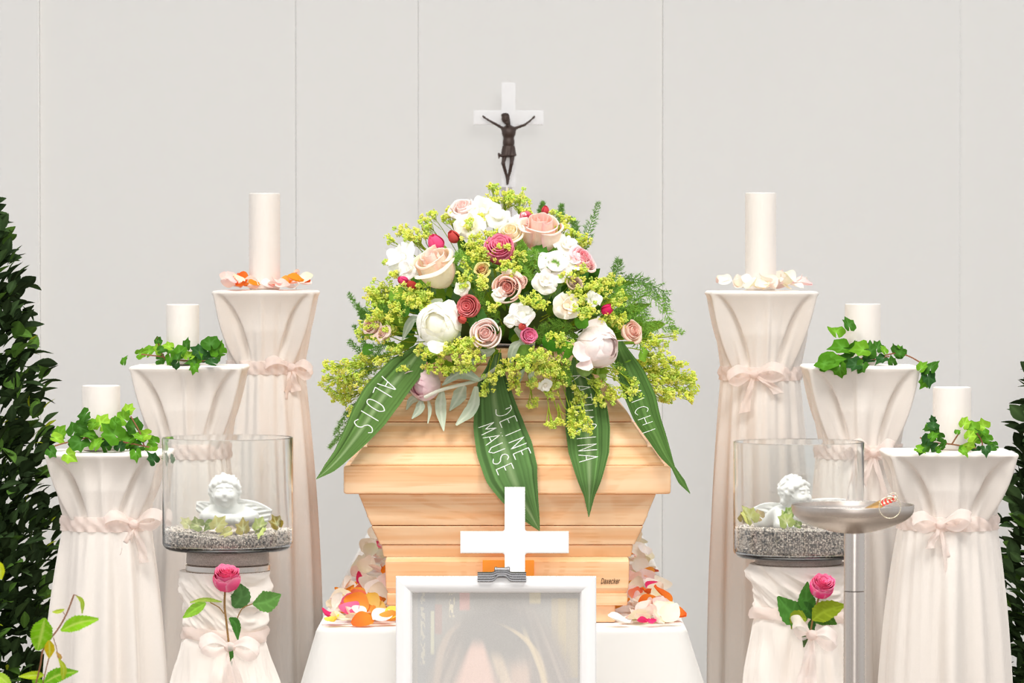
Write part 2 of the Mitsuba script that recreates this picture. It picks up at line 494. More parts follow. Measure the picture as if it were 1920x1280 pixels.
# ------------------------------------------------------------------ white cross standing before the coffin foot
wc = thing('standing_cross', 'plain white cross with sloped edges standing in front of the coffin foot', 'cross')
D = 7.525
def zz(py): return P(960, py, D)[2]
def xx(px): return P(px, 640, D)[0]
r = 5 * S(D)
def cross_outline(xa, xb, xc, xd, z_top, z_a, z_b, z_bot, r):
    """xa..xd: arm left, shaft left, shaft right, arm right."""
    def arc(cx, cz, a0, a1):
        return [(cx + r * math.cos(a), cz + r * math.sin(a)) for a in np.linspace(a0, a1, 5)]
    pts = [(xb, z_bot), (xc, z_bot)]
    pts += arc(xc + r, z_b - r, PI, PI / 2)
    pts += [(xd, z_b), (xd, z_a)]
    pts += arc(xc + r, z_a + r, -PI / 2, -PI)
    pts += [(xc, z_top), (xb, z_top)]
    pts += arc(xb - r, z_a + r, 0, -PI / 2)
    pts += [(xa, z_a), (xa, z_b)]
    pts += arc(xb - r, z_b - r, PI / 2, 0)
    return pts
v, f = cross_mesh(cross_outline(xx(863), xx(946), xx(984.5), xx(1066.5), zz(913), zz(996), zz(1036.5), ZT + 0.014, r), 0.018, 0.005)
part(wc, 'cross', (v + [0, D - 0.009, 0], f), 'white_lacquer', 30)
x0, x1 = xx(940), xx(991)
part(wc, 'foot', rbox(x0, x1, D - 0.018, D + 0.03, ZT + 0.0005, ZT + 0.016, 0.003), 'white_lacquer', 30)

# ------------------------------------------------------------------ easel, clip, framed portrait
D = 7.20
fr = thing('picture_frame', 'white moulded picture frame with a blurred portrait, held before the table', 'picture frame')
xl, xr = P(742, 1200, D)[0], P(1118, 1200, D)[0]
zt = P(960, 1081, D)[2]
zb = zt - 0.50
BW = 31 * S(D)
prof = [(0.0, 0.018), (0.0, 0.004), (0.002, 0.001), (0.005, 0.0), (0.013, -0.0022), (0.021, -0.0012), (0.0265, 0.002), (BW, 0.009), (BW, 0.018)]
corners = np.array([[xl, zt], [xr, zt], [xr, zb], [xl, zb]])
inw = np.array([[1, -1], [-1, -1], [-1, 1], [1, 1]], float)
for side in range(4):
    i, j = side, (side + 1) % 4
    va = np.array([[corners[i][0] + inw[i][0] * o, D + y, corners[i][1] + inw[i][1] * o] for o, y in prof])
    vb = np.array([[corners[j][0] + inw[j][0] * o, D + y, corners[j][1] + inw[j][1] * o] for o, y in prof])
    n = len(prof)
    vv = np.vstack([va, vb])
    ff = grid_faces(n, 2, True)
    ff = np.vstack([ff, [[0, i_, i_ + 1] for i_ in range(1, n - 1)], [[n, n + i_ + 1, n + i_] for i_ in range(1, n - 1)]])
    part(fr, 'rail' if side % 2 == 0 else 'stile', (vv, ff), 'white_lacquer', 28)


def portrait(p, n, uv):
    u, v = uv.x, uv.y                                          # u to the right, v downward, in units of the print's width
    gr = mikit.noise(u * 420, v * 420, 3.0)
    gr2 = mikit.fbm(u * 60, v * 25, 1.0, 3)
    base = mi.Color3f(0.50, 0.49, 0.47)

    def bar(x, w, y0, y1, soft=0.006):
        return mikit.smoothstep(x - w - soft, x - w, u) * (1 - mikit.smoothstep(x + w, x + w + soft, u)) * mikit.smoothstep(y0 - 0.01, y0, v) * (1 - mikit.smoothstep(y1, y1 + 0.02, v))
    letters = mikit.smoothstep(0.42, 0.5, mikit.noise(u * 130, v * 60, 2.0))
    c = mikit.mix(base, mi.Color3f(0.46, 0.465, 0.465), bar(0.09, 0.05, 0, 1))
    c = mikit.mix(c, mi.Color3f(0.80, 0.75, 0.62), 0.4 * letters * bar(0.068, 0.010, 0.0, 0.42))
    c = mikit.mix(c, mi.Color3f(0.70, 0.69, 0.56), 0.75 * bar(0.125, 0.007, 0.12, 0.36))
    c = mikit.mix(c, mi.Color3f(0.55, 0.42, 0.40), 0.6 * bar(0.16, 0.018, 0.08, 0.24))
    c = mikit.mix(c, mi.Color3f(0.84, 0.78, 0.62), 0.7 * letters * bar(0.24, 0.013, 0.0, 0.14))
    c = mikit.mix(c, mi.Color3f(0.76, 0.50, 0.47), 0.7 * bar(0.315, 0.027, 0.0, 0.10))
    c = mikit.mix(c, mi.Color3f(0.72, 0.65, 0.48), 0.7 * bar(0.73, 0.03, 0.0, 0.06))
    c = mikit.mix(c, mi.Color3f(0.60, 0.54, 0.44), 0.7 * bar(0.905, 0.075, 0.045, 0.5))
    c = mikit.mix(c, mi.Color3f(0.66, 0.58, 0.43), 0.5 * bar(0.89, 0.02, 0.045, 0.5))
    # the head: hair, highlights, forehead
    hx, hy = u - 0.53, v - 0.66
    head = dr.sqrt(dr.square(hx / 0.45) + dr.square(hy / 0.62)) + 0.04 * (gr2 - 0.5)
    ang = hx / (0.25 + 0.6 * dr.maximum(v - 0.02, 0.0))
    strand = mikit.fbm(ang * 14.0, v * 1.5, 5.0, 3)
    hair = mikit.mix(mi.Color3f(0.465, 0.44, 0.425), mi.Color3f(0.56, 0.52, 0.49), mikit.smoothstep(0.3, 0.8, strand))
    hair = mikit.mix(hair, mi.Color3f(0.44, 0.43, 0.42), mikit.smoothstep(0.25, 0.12, dr.sqrt(dr.square((u - 0.50) / 1.3) + dr.square(v - 0.24))))
    c = mikit.mix(c, hair, 1 - mikit.smoothstep(0.86, 1.06, head))
    fx = (u - 0.39 + 0.04 * (v - 0.3)) / (0.035 + 0.36 * dr.maximum(v - 0.29, 0.0))
    fore = (1 - mikit.smoothstep(0.6, 1.25, dr.abs(fx))) * mikit.smoothstep(0.26, 0.36, v)
    c = mikit.mix(c, mi.Color3f(0.84, 0.66, 0.60), 0.9 * fore)
    fx2 = (u - 0.64) / 0.07
    c = mikit.mix(c, mi.Color3f(0.78, 0.64, 0.57), 0.7 * (1 - mikit.smoothstep(0.4, 1.2, dr.abs(fx2))) * mikit.smoothstep(0.38, 0.5, v))

    def streak(cu, v0, w, col, amt):
        q = dr.abs(u - cu)
        return (1 - mikit.smoothstep(w * 0.3, w, q)) * mikit.smoothstep(v0, v0 + 0.10, v) * amt * (0.6 + 0.4 * strand), col
    e = lambda v0, k: 1 - dr.exp(-dr.maximum(v - v0, 0.0) / k)
    for args in ((0.50 + 0.30 * e(0.18, 0.12), 0.17, 0.028, mi.Color3f(0.80, 0.70, 0.55), 0.85), (0.655 + 0.4 * (v - 0.2), 0.19, 0.018, mi.Color3f(0.80, 0.71, 0.56), 0.75),
                 (0.50 + 0.33 * (v - 0.37), 0.33, 0.05, mi.Color3f(0.82, 0.71, 0.60), 0.8), (0.27 - 0.12 * e(0.2, 0.1), 0.15, 0.03, mi.Color3f(0.66, 0.58, 0.52), 0.6)):
        a, col = streak(*args)
        c = mikit.mix(c, col, a)
    c = mikit.mix(c, mi.Color3f(0.66, 0.65, 0.635), 0.18)
    return c * (0.93 + 0.12 * gr)


mat('portrait_print', principled(mikit.proc(portrait), 0.5, specular=0.25))
x0, x1, z1, z0 = xl + BW - 0.002, xr - BW + 0.002, zt - BW + 0.002, zb + BW - 0.002
n = 3
vv = np.array([[x0, D + 0.0125, z1], [x1, D + 0.0125, z1], [x1, D + 0.0125, z0], [x0, D + 0.0125, z0]])
uvp = np.array([[0, 0], [1, 0], [1, (z1 - z0) / (x1 - x0)], [0, (z1 - z0) / (x1 - x0)]])
part(fr, 'print', (vv, np.array([[0, 2, 1], [0, 3, 2]])), 'portrait_print', False, uv=uvp, label='washed-out portrait print showing dark hair with blonde strands')
part(fr, 'backing', rbox(xl + 0.006, xr - 0.006, D + 0.0135, D + 0.0175, zb + 0.006, zt - 0.006, 0.001), 'white_alu')

es = thing('display_easel', 'metal easel behind the white picture frame, its chrome clip gripping the top rail', 'easel')
def clip_bar():
    """the grooved jaw: an arched bar across the frame's top."""
    xs = np.linspace(895.5, 986.5, 41)
    def arch(x):
        t = (x - 941) / 46.0
        return 1071.5 + 0.0 * t - 4.5 * np.exp(-(t / 0.3) ** 4)
    sec = [(-8.5, 0.0), (-7.0, -0.004), (-5.0, -0.0042), (-4.4, -0.003), (-3.8, -0.0045), (-0.6, -0.005), (0, -0.0035), (0.6, -0.005), (3.6, -0.0055), (4.2, -0.004), (4.8, -0.0055), (8.0, -0.006), (9.5, -0.003), (9.5, 0.004), (-8.5, 0.004)]
    rows = []
    for x in xs:
        for (dy, y) in sec:
            yy = arch(x) + 9 + (dy if dy < 3 else dy - 5.5 * math.exp(-((x - 941) / 12.0) ** 4))
            p = P(x, yy, D)
            rows.append([p[0], D - 0.0035 + y, p[2]])
    n = len(sec)
    v = np.array(rows)
    f = grid_faces(n, len(xs), True)
    k = (len(xs) - 1) * n
    f = np.vstack([f, [[0, i, i + 1] for i in range(1, n - 1)], [[k, k + i + 1, k + i] for i in range(1, n - 1)]])
    return v, f
part(es, 'clip_jaw', clip_bar(), 'clip_metal', 25, label='grooved grey metal clip jaw on the frame top')
p0, p1 = P(927, 1068, D), P(956, 1068, D)
part(es, 'clip_barrel', tube([p0 + [0, 0.0, 0], p0 + [0.001, 0, 0], p0 + [0.0045, 0, 0], p0 + [0.005, 0, 0], p1 - [0.005, 0, 0], p1 - [0.0045, 0, 0], p1 - [0.001, 0, 0], p1], np.array([3, 4.4, 4.4, 3.6, 3.6, 4.4, 4.4, 3]) * 0.00125, 16), 'clip_metal', 30)
mx = P(941, 1080, D)[0]
part(es, 'mast', rbox(mx - 0.012, mx + 0.012, D + 0.02, D + 0.036, 0.22, zt + 0.004, 0.003), 'clip_metal')
part(es, 'clip_bridge', rbox(mx - 0.01, mx + 0.01, D - 0.006, D + 0.034, zt + 0.001, zt + 0.006, 0.0015), 'clip_metal')
part(es, 'ledge', rbox(mx - 0.12, mx + 0.12, D - 0.012, D + 0.022, zb - 0.014, zb - 0.001, 0.003), 'clip_metal')
for x, y in ((-0.2, -0.12), (0.2, -0.12), (0.0, 0.2)):
    part(es, 'leg', tube([[mx, D + 0.028, 0.34], [mx + x, D + 0.028 + y, 0.0]], 0.008, 10), 'clip_metal', 40)

# ------------------------------------------------------------------ crucifix behind the coffin
D = 10.45
cr = thing('crucifix', 'silvery white crucifix with dark bronze corpus on a metal pole behind the flowers', 'crucifix')
def zz(py): return P(960, py, D)[2]
def xx(px): return P(px, 640, D)[0]
v, f = cross_mesh(cross_outline(xx(888), xx(940.5), xx(966.5), xx(1019), zz(155), zz(207), zz(234), zz(352), 0.002), 0.022, 0.006)
part(cr, 'cross', (v + [0, D - 0.011, 0], f), 'white_lacquer', 30)
part(cr, 'pole', tube([[xx(950), D, 0.03], [xx(950), D, zz(351)]], 10 * S(D), 24), 'steel', 40, label='plain round steel pole')
part(cr, 'foot_plate', lathe([(0.0, 0.0), (0.16, 0.0), (0.16, 0.012), (0.15, 0.018), (0.03, 0.03), (0.0, 0.03)], 48, (xx(950), D, 0)), 'steel', 30)
q = 0.234375
def J(zx, zy, dy=0.0):
    p = P(840 + zx * q, 120 + zy * q, D - 0.025)
    return p + [0, dy, 0]
u = q * S(D)                                                   # metres per zoomed pixel
limbs = [((440, 515), (372, 476), 11, 8.5, .004, -.004), ((372, 476), (318, 445), 8.5, 6.5, -.004, .0), ((318, 445), (290, 426), 6.5, 5.5, 0, .002), ((290, 426), (280, 416), 8, 6, .002, .002),
         ((533, 515), (612, 488), 11, 8.5, .004, -.004), ((612, 488), (655, 455), 8.5, 6.5, -.004, 0), ((655, 455), (684, 428), 6.5, 5.5, 0, .002), ((684, 428), (692, 418), 8, 6, .002, .002),
         ((452, 740), (441, 795), 17, 13, -.004, -.012), ((441, 795), (458, 855), 13, 11, -.012, -.006), ((458, 855), (472, 912), 11, 8, -.006, -.002), ((472, 912), (474, 960), 9, 8, -.002, -.008),
         ((514, 740), (508, 795), 17, 13, -.004, -.012), ((508, 795), (496, 855), 13, 11, -.012, -.006), ((496, 855), (483, 912), 11, 8, -.006, -.004), ((483, 912), (478, 955), 9, 8, -.004, -.012),
         ((486, 505), (472, 470), 13, 12, 0, -.008)]
def corpus(p):
    d = ellipsoid(p, J(486, 545, -.002), np.array([56, 44, 58]) * u)
    d = smin(d, ellipsoid(p, J(485, 625, -.002), np.array([47, 36, 56]) * u), 12 * u)
    d = smin(d, capsule(p, J(442, 520), J(530, 520), 17 * u, 17 * u), 10 * u)
    d = smin(d, ellipsoid(p, J(484, 700, -.002), np.array([48, 36, 46]) * u), 12 * u)
    for a, b, ra, rb, ya, yb in limbs:
        d = smin(d, capsule(p, J(*a, ya), J(*b, yb), ra * 1.12 * u, rb * 1.12 * u), 6 * u)
    d = smin(d, ellipsoid(p, J(461, 436, -.014), np.array([33, 33, 41]) * u), 6 * u)
    d = smin(d, ellipsoid(p, J(462, 448, -.024), np.array([6, 8, 9]) * u), 3 * u)
    d = smin(d, ellipsoid(p, J(468, 470, -.018), np.array([18, 16, 18]) * u), 6 * u)       # beard
    for ex in (450, 472):
        d = np.maximum(d, -(np.linalg.norm(p - J(ex, 437, -.024), axis=1) - 5 * u))
    return d
lo = np.minimum(J(262, 985), J(710, 380)) - [0, 0.035, 0]; hi = np.maximum(J(262, 985), J(710, 380)) + [0, 0.028, 0]
part(cr, 'corpus', surface_net(corpus, lo, hi, 0.0017), 'bronze', True, label='dark bronze figure with outstretched arms and bowed head')
def crown(p):
    d = ellipsoid(p, J(458, 412, -.012), np.array([33, 35, 20]) * u)
    d = smin(d, capsule(p, J(480, 430, -.004), J(494, 500, -.006), 14 * u, 9 * u), 6 * u)
    return d + 1.2 * u * np.sin(p[:, 0] * 900) * np.sin(p[:, 2] * 1100)
part(cr, 'crown', surface_net(crown, J(400, 540) - [0, .05, 0], J(530, 370) + [0, .03, 0], 0.0017), 'bronze_dark', True)
def loin(p):
    th = np.arctan2(p[:, 1] - J(484, 690)[1], p[:, 0] - J(484, 690)[0])
    t = np.clip((J(484, 650)[2] - p[:, 2]) / (88 * u), 0, 1)
    a, b = (50 + 10 * t) * u, (37 + 10 * t) * u
    k = np.sqrt(((p[:, 0] - J(484, 690)[0]) / a) ** 2 + ((p[:, 1] - J(484, 690, -.002)[1]) / b) ** 2)
    d = (k - 1 - 0.05 * np.sin(9 * th + 3 * t)) * b * 0.8
    d = np.maximum(d, np.maximum(p[:, 2] - J(484, 652)[2], J(484, 738)[2] - p[:, 2]))
    d = smin(d, capsule(p, J(428, 738, -.01), J(405, 720, -.01), 10 * u, 8 * u), 5 * u)
    d = smin(d, capsule(p, J(408, 720, -.01), J(408, 752, -.01), 9 * u, 6 * u), 4 * u)
    d = smin(d, capsule(p, J(428, 734, -.012), J(546, 728, -.012), 8 * u, 6 * u), 4 * u)
    return d
part(cr, 'loincloth', surface_net(loin, J(385, 770) - [0, .035, 0], J(565, 635) + [0, .03, 0], 0.0017), 'bronze', True)

# ------------------------------------------------------------------ petals and blooms
def petal_grid(th0, half, prof, tip=0.2, ruffle=0.0, rk=5, ph=0.0, nu=9, nv=7, base=0.4, colors=((1, 1, 1), (1, 1, 1)), edge=None, jit=0.0):
    """A petal as a patch of a surface of revolution about z; prof = [(r, z)...] from base to lip."""
    u = np.linspace(-1, 1, nu)[None, :]; v = np.linspace(0, 1, nv)[:, None]
    ve = v * (1 - tip * np.abs(u) ** 2.5) + 0 * u
    pr = np.asarray(prof, float); s = np.linspace(0, 1, len(pr))
    r = np.interp(ve, s, pr[:, 0]); z = np.interp(ve, s, pr[:, 1])
    # smooth the piecewise profile a little
    w = base + (1 - base) * np.sin(np.minimum(v / 0.7, 1) * PI / 2)
    th = th0 + u * half * w
    wave = ruffle * v ** 2 * np.sin(rk * u * PI / 2 + ph)
    r = r * (1 + jit * u) + 0.6 * wave; z = z + wave
    pos = np.stack([r * np.cos(th), r * np.sin(th), z], -1).reshape(-1, 3)
    c0, c1 = (np.asarray(c, float) for c in colors)
    t = (ve ** 1.3)[..., None]
    c = c0 * (1 - t) + c1 * t
    if edge is not None:
        e = np.clip(np.maximum(np.abs(u) ** 6, v ** 8) + 0 * ve, 0, 1)[..., None]
        c = c * (1 - 0.8 * e) + np.asarray(edge) * 0.8 * e
    return pos, grid_faces(nu, nv), np.clip(c.reshape(-1, 3), 0, 1)


def smooth_prof(pts, n=9):
    return spline(np.asarray(pts, float), n)


def place(m, c, R):
    return (m[0] @ R.T + c, m[1], *m[2:])


def ball(R, color, sq=1.0, nz=0.0, seed=0):
    s = trimesh.creation.icosphere(2, R)
    v = np.array(s.vertices)
    if nz:
        v = v * (1 + nz * (meshkit.noise(v / R * 3, seed)[:, None] - 0.5))
    return v * [1, 1, sq], np.array(s.faces), np.tile(np.asarray(color, float), (len(v), 1))


def rose(R, inner, outer, edge=None, n=16, openness=0.5, rg=None):
    """petals from the heart out; returns (heart meshes, outer petal meshes), facing +z."""
    inner, outer = np.asarray(inner), np.asarray(outer)
    heart, outs = [ball(R * 0.42, inner * 0.9, 1.2)], []
    for i in range(n):
        f = i / (n - 1)
        r = R * (0.14 + 0.76 * f ** 0.9)
        h = R * (1.0 - 0.62 * f * openness) * (1 + rg.normal(0, 0.05 + 0.07 * f))
        flare = 0.74 + 0.5 * f * openness + 0.16 * rg.random()
        lip = (0.10 + 0.34 * rg.random()) * f * openness
        drop = (0.05 + 0.30 * rg.random()) * f * R
        prof = smooth_prof([(0.25 * r, -0.85 * R), (0.85 * r, -0.45 * R), (1.04 * r, 0.0), (r * (0.5 + 0.5 * flare), h * 0.6), (r * flare, h * 0.95), (r * (flare + lip), h - drop * 0.5), (r * (flare + 1.4 * lip), h - drop)])
        half = 1.5 - 0.55 * f
        c1 = inner * (1 - f) + outer * f
        m = petal_grid(i * 2.39996 + rg.normal(0, 0.15), half, prof, 0.16 + 0.2 * f * rg.random(), (0.02 + 0.03 * f) * R, 3, rg.random() * 6, 13, 10, 0.5, (c1 * (0.92 + 0.06 * rg.random()), np.clip(c1 * 1.05, 0, 1)), edge if f > 0.3 else None)
        (outs if f > 0.5 else heart).append(m)
    return heart, outs


def quartered(R, inner, outer, rg, n=10, m=5):
    """an old-fashioned rose: a globe of outer petals round a domed heart of many short folded petals."""
    inner, outer = np.asarray(inner), np.asarray(outer)
    heart, outs = [ball(R * 0.55, inner * 0.8, 1.0)], []
    for j in range(m):
        q = R * (0.10 + 0.72 * j / (m - 1) * 0.98)
        k = 3 + int(1.4 * j)
        top = R * (0.30 + 0.50 * math.sqrt(max(0, 1 - (q / R) ** 2)))
        for i in range(k):
            qq = q * (1 + rg.normal(0, 0.06)); tt = top + rg.normal(0, 0.06) * R
            pr = smooth_prof([(qq * 0.8, -0.3 * R), (qq, 0.1 * R), (qq * 0.98, tt * 0.8), (qq + 0.10 * R, tt)])
            outs_ = petal_grid((i + 0.5 * j + 0.25 * rg.random()) * 2 * PI / k, 0.95 * 2 * PI / k, pr, 0.10, 0.045 * R, 3, rg.random() * 6, 11, 7, 0.8, (inner * 0.8, inner), np.clip(inner * 0.75 + 0.22, 0, 1))
            heart.append(outs_)
    for i in range(n):
        r = R * (0.9 + 0.1 * (i / n))
        pr = smooth_prof([(0.2 * r, -0.95 * R), (0.8 * r, -0.7 * R), (1.02 * r, -0.15 * R), (1.0 * r, 0.12 * R), (0.95 * r, (0.22 + 0.34 * rg.random()) * R)])
        outs.append(petal_grid(i * 2.39996, 0.75, pr, 0.3, 0.05 * R, 3, rg.random() * 6, 11, 8, 0.5, (outer, outer * 0.5 + inner * 0.5), np.clip(inner * 0.7 + 0.3, 0, 1)))
    return heart, outs


def peony(R, inner, outer, rg, n=9, flop=0):
    """a globe of broad incurved petals, the last flop ones hanging open."""
    heart, outs = [ball(R * 0.72, np.asarray(inner), 1.0)], []
    for i in range(n + 6):
        f = i / (n + 5)
        r = R * (0.74 + 0.26 * f)
        op = 0.25 + 0.45 * f
        pr = smooth_prof([(0.15 * r, -0.9 * R), (0.75 * r, -0.72 * R), (1.0 * r, -0.1 * R), (0.94 * r, 0.42 * R), (r * (0.40 + 0.35 * op), (0.86 - 0.22 * f) * R)])
        c = np.asarray(inner) * (1 - f) + np.asarray(outer) * f
        m = petal_grid(i * 2.39996 + rg.normal(0, .15), 0.95 + 0.15 * rg.random(), pr, 0.22, 0.035 * R, 3, rg.random() * 6, 11, 9, 0.45, (c * 0.97, c))
        (outs if f > 0.4 else heart).append(m)
    return heart, outs


def ruffled(R, inner, outer, rg, n=5, m=4):
    heart, outs = [], []
    for i in range(n):
        a = i * 2 * PI / n + rg.normal(0, .2)
        rr = R * (0.85 + 0.3 * rg.random())
        pr = smooth_prof([(0.05 * R, -0.35 * R), (0.35 * rr, 0.0), (0.75 * rr, 0.16 * R), (rr, rg.uniform(-0.25, 0.2) * R)])
        outs.append(petal_grid(a, 0.95, pr, 0.12, 0.11 * R, 3, rg.random() * 6, 15, 9, 0.35, (inner, outer)))
    for i in range(m):
        a = i * 2.4 + 0.4
        rr = R * (0.4 + 0.3 * rg.random())
        pr = smooth_prof([(0.05 * R, -0.3 * R), (0.5 * rr, 0.2 * R), (0.85 * rr, 0.45 * R), (rr, rg.uniform(0.35, 0.6) * R)])
        heart.append(petal_grid(a, 1.1, pr, 0.12, 0.12 * R, 3, rg.random() * 6, 13, 8, 0.4, (inner, outer)))
    heart.append(ball(R * 0.32, np.asarray(inner) * [1, 1, .9], 0.8))
    return heart, outs


def bud(R, inner, outer, rg):
    heart, outs = [ball(R * 0.6, inner, 1.3)], []
    for i in range(6):
        f = i / 5
        r = R * (0.55 + 0.4 * f)
        pr = smooth_prof([(0.2 * r, -1.1 * R), (0.9 * r, -0.6 * R), (1.0 * r, 0.1 * R), (0.62 * r, 0.85 * R), (0.5 * r, 1.15 * R - 0.2 * f * R)])
        outs.append(petal_grid(i * 2.39996, 1.0, pr, 0.25, 0.02 * R, 3, rg.random() * 6, 9, 8, 0.5, (outer, np.asarray(inner) * .5 + np.asarray(outer) * .5)))
    return heart, outs


def add_bloom(parent, name, made, c, n, roll, label):
    heart, outs = made
    R = frame_to(n, roll)
    key = numbered(parent + '__' + name)
    if label:
        labels[key] = {'label': label}
    if heart:
        m, col = cat([place(x, c, R) for x in heart])
        put(key + '__heart', m, 'petal_vc', True, col)
    for i, x in enumerate(outs):
        x = place(x, c, R)
        put(key + ('__petal' if i == 0 else f'__petal_{i:03d}'), (x[0], x[1]), 'petal_vc', True, x[2])
    return key


def blade(pts, widths, normals, col, rib=None, fold=0.0, serr=0.0, nu=7, vein=0.0, n=None, wav=0.0, seed=0, mott=0.06, stripe=0.0):
    """A leaf along a centre line: widths are half widths; fold lifts the margins."""
    pts = np.asarray(pts, float)
    m = n or max(len(pts), 9)
    s0 = np.linspace(0, 1, len(pts))
    s = np.linspace(0, 1, m)
    c = spline(pts, m)
    w = np.maximum(np.interp(s, np.linspace(0, 1, len(widths)), widths), 0)
    nn = np.asarray(normals, float)
    if nn.ndim == 1:
        nn = np.tile(nn, (m, 1))
    else:
        nn = np.stack([np.interp(s, np.linspace(0, 1, len(nn)), nn[:, k]) for k in range(3)], 1)
    t = nrm(np.gradient(c, axis=0))
    side = nrm(np.cross(t, nn)); up = nrm(np.cross(side, t))
    u = np.linspace(-1, 1, nu)
    ww = w * (1 + serr * ((np.arange(m) % 2) - 0.5))
    wv = wav * np.sin(s * 17 + seed)[:, None] * np.abs(u)[None, :] ** 2 * np.sign(u)[None, :]
    v = c[:, None] + side[:, None] * (u[None, :] * ww[:, None])[..., None] + up[:, None] * ((np.abs(u)[None, :] * fold * w[:, None]) + wv * w[:, None])[..., None]
    colr = np.tile(np.asarray(col, float), (m, nu, 1))
    rnd = meshkit.noise(np.stack(np.broadcast_arrays(s[:, None] * 6, u[None, :] * 2.5, np.array(seed * 1.7)), -1))
    colr = colr * (1 + mott * 4 * (rnd[..., None] - 0.5))
    if stripe:
        sr = np.random.default_rng(seed).normal(0, 1, nu)
        colr = colr * (1 + stripe * sr[None, :, None])
    if rib is not None:
        k = np.exp(-(u / 0.13) ** 2)[None, :, None] * 0.7
        if vein:
            ph = s[:, None] * m / 3.0 - np.abs(u)[None, :] * 1.5
            k = np.maximum(k, vein * (np.abs(np.sin(ph * PI / 2)) > 0.94)[..., None])
        colr = colr * (1 - k) + np.asarray(rib) * k
    return v.reshape(-1, 3), grid_faces(nu, m), np.clip(colr.reshape(-1, 3), 0, 1)


def blade_px(pts, widths, d, normal, col, **k):
    """pts as pixels, widths half widths in pixels, d a depth or a list of depths."""
    ds = np.broadcast_to(np.asarray(d, float), (len(pts),))
    return blade([P(x, y, q) for (x, y), q in zip(pts, ds)], np.asarray(widths, float) * S(float(ds.mean())), normal, col, **k)


# ------------------------------------------------------------------ the flower arrangement on the lid
fa = thing('flower_arrangement', 'large spray of roses, peonies, lime green blossom and lettered leaves on the coffin lid', 'flower arrangement')
AC = np.array([P(955, 640, 7.95)[0], 7.95, P(955, 640, 7.95)[2]])


def dome(px, py, lift=0.0):
    q = ((px - 955) / 340.0) ** 2 + ((py - 610) / 265.0) ** 2
    d = 7.95 - 0.42 * math.sqrt(max(0.0, 1 - q))
    if py > 600:
        d = min(d, lid_depth(py) - 0.035)
    return d - lift


def facing(px, py, c=0.75):
    v = np.array([(px - 955) / 340.0, -c, -(py - 640) / 300.0 + 0.05])
    return nrm(v)


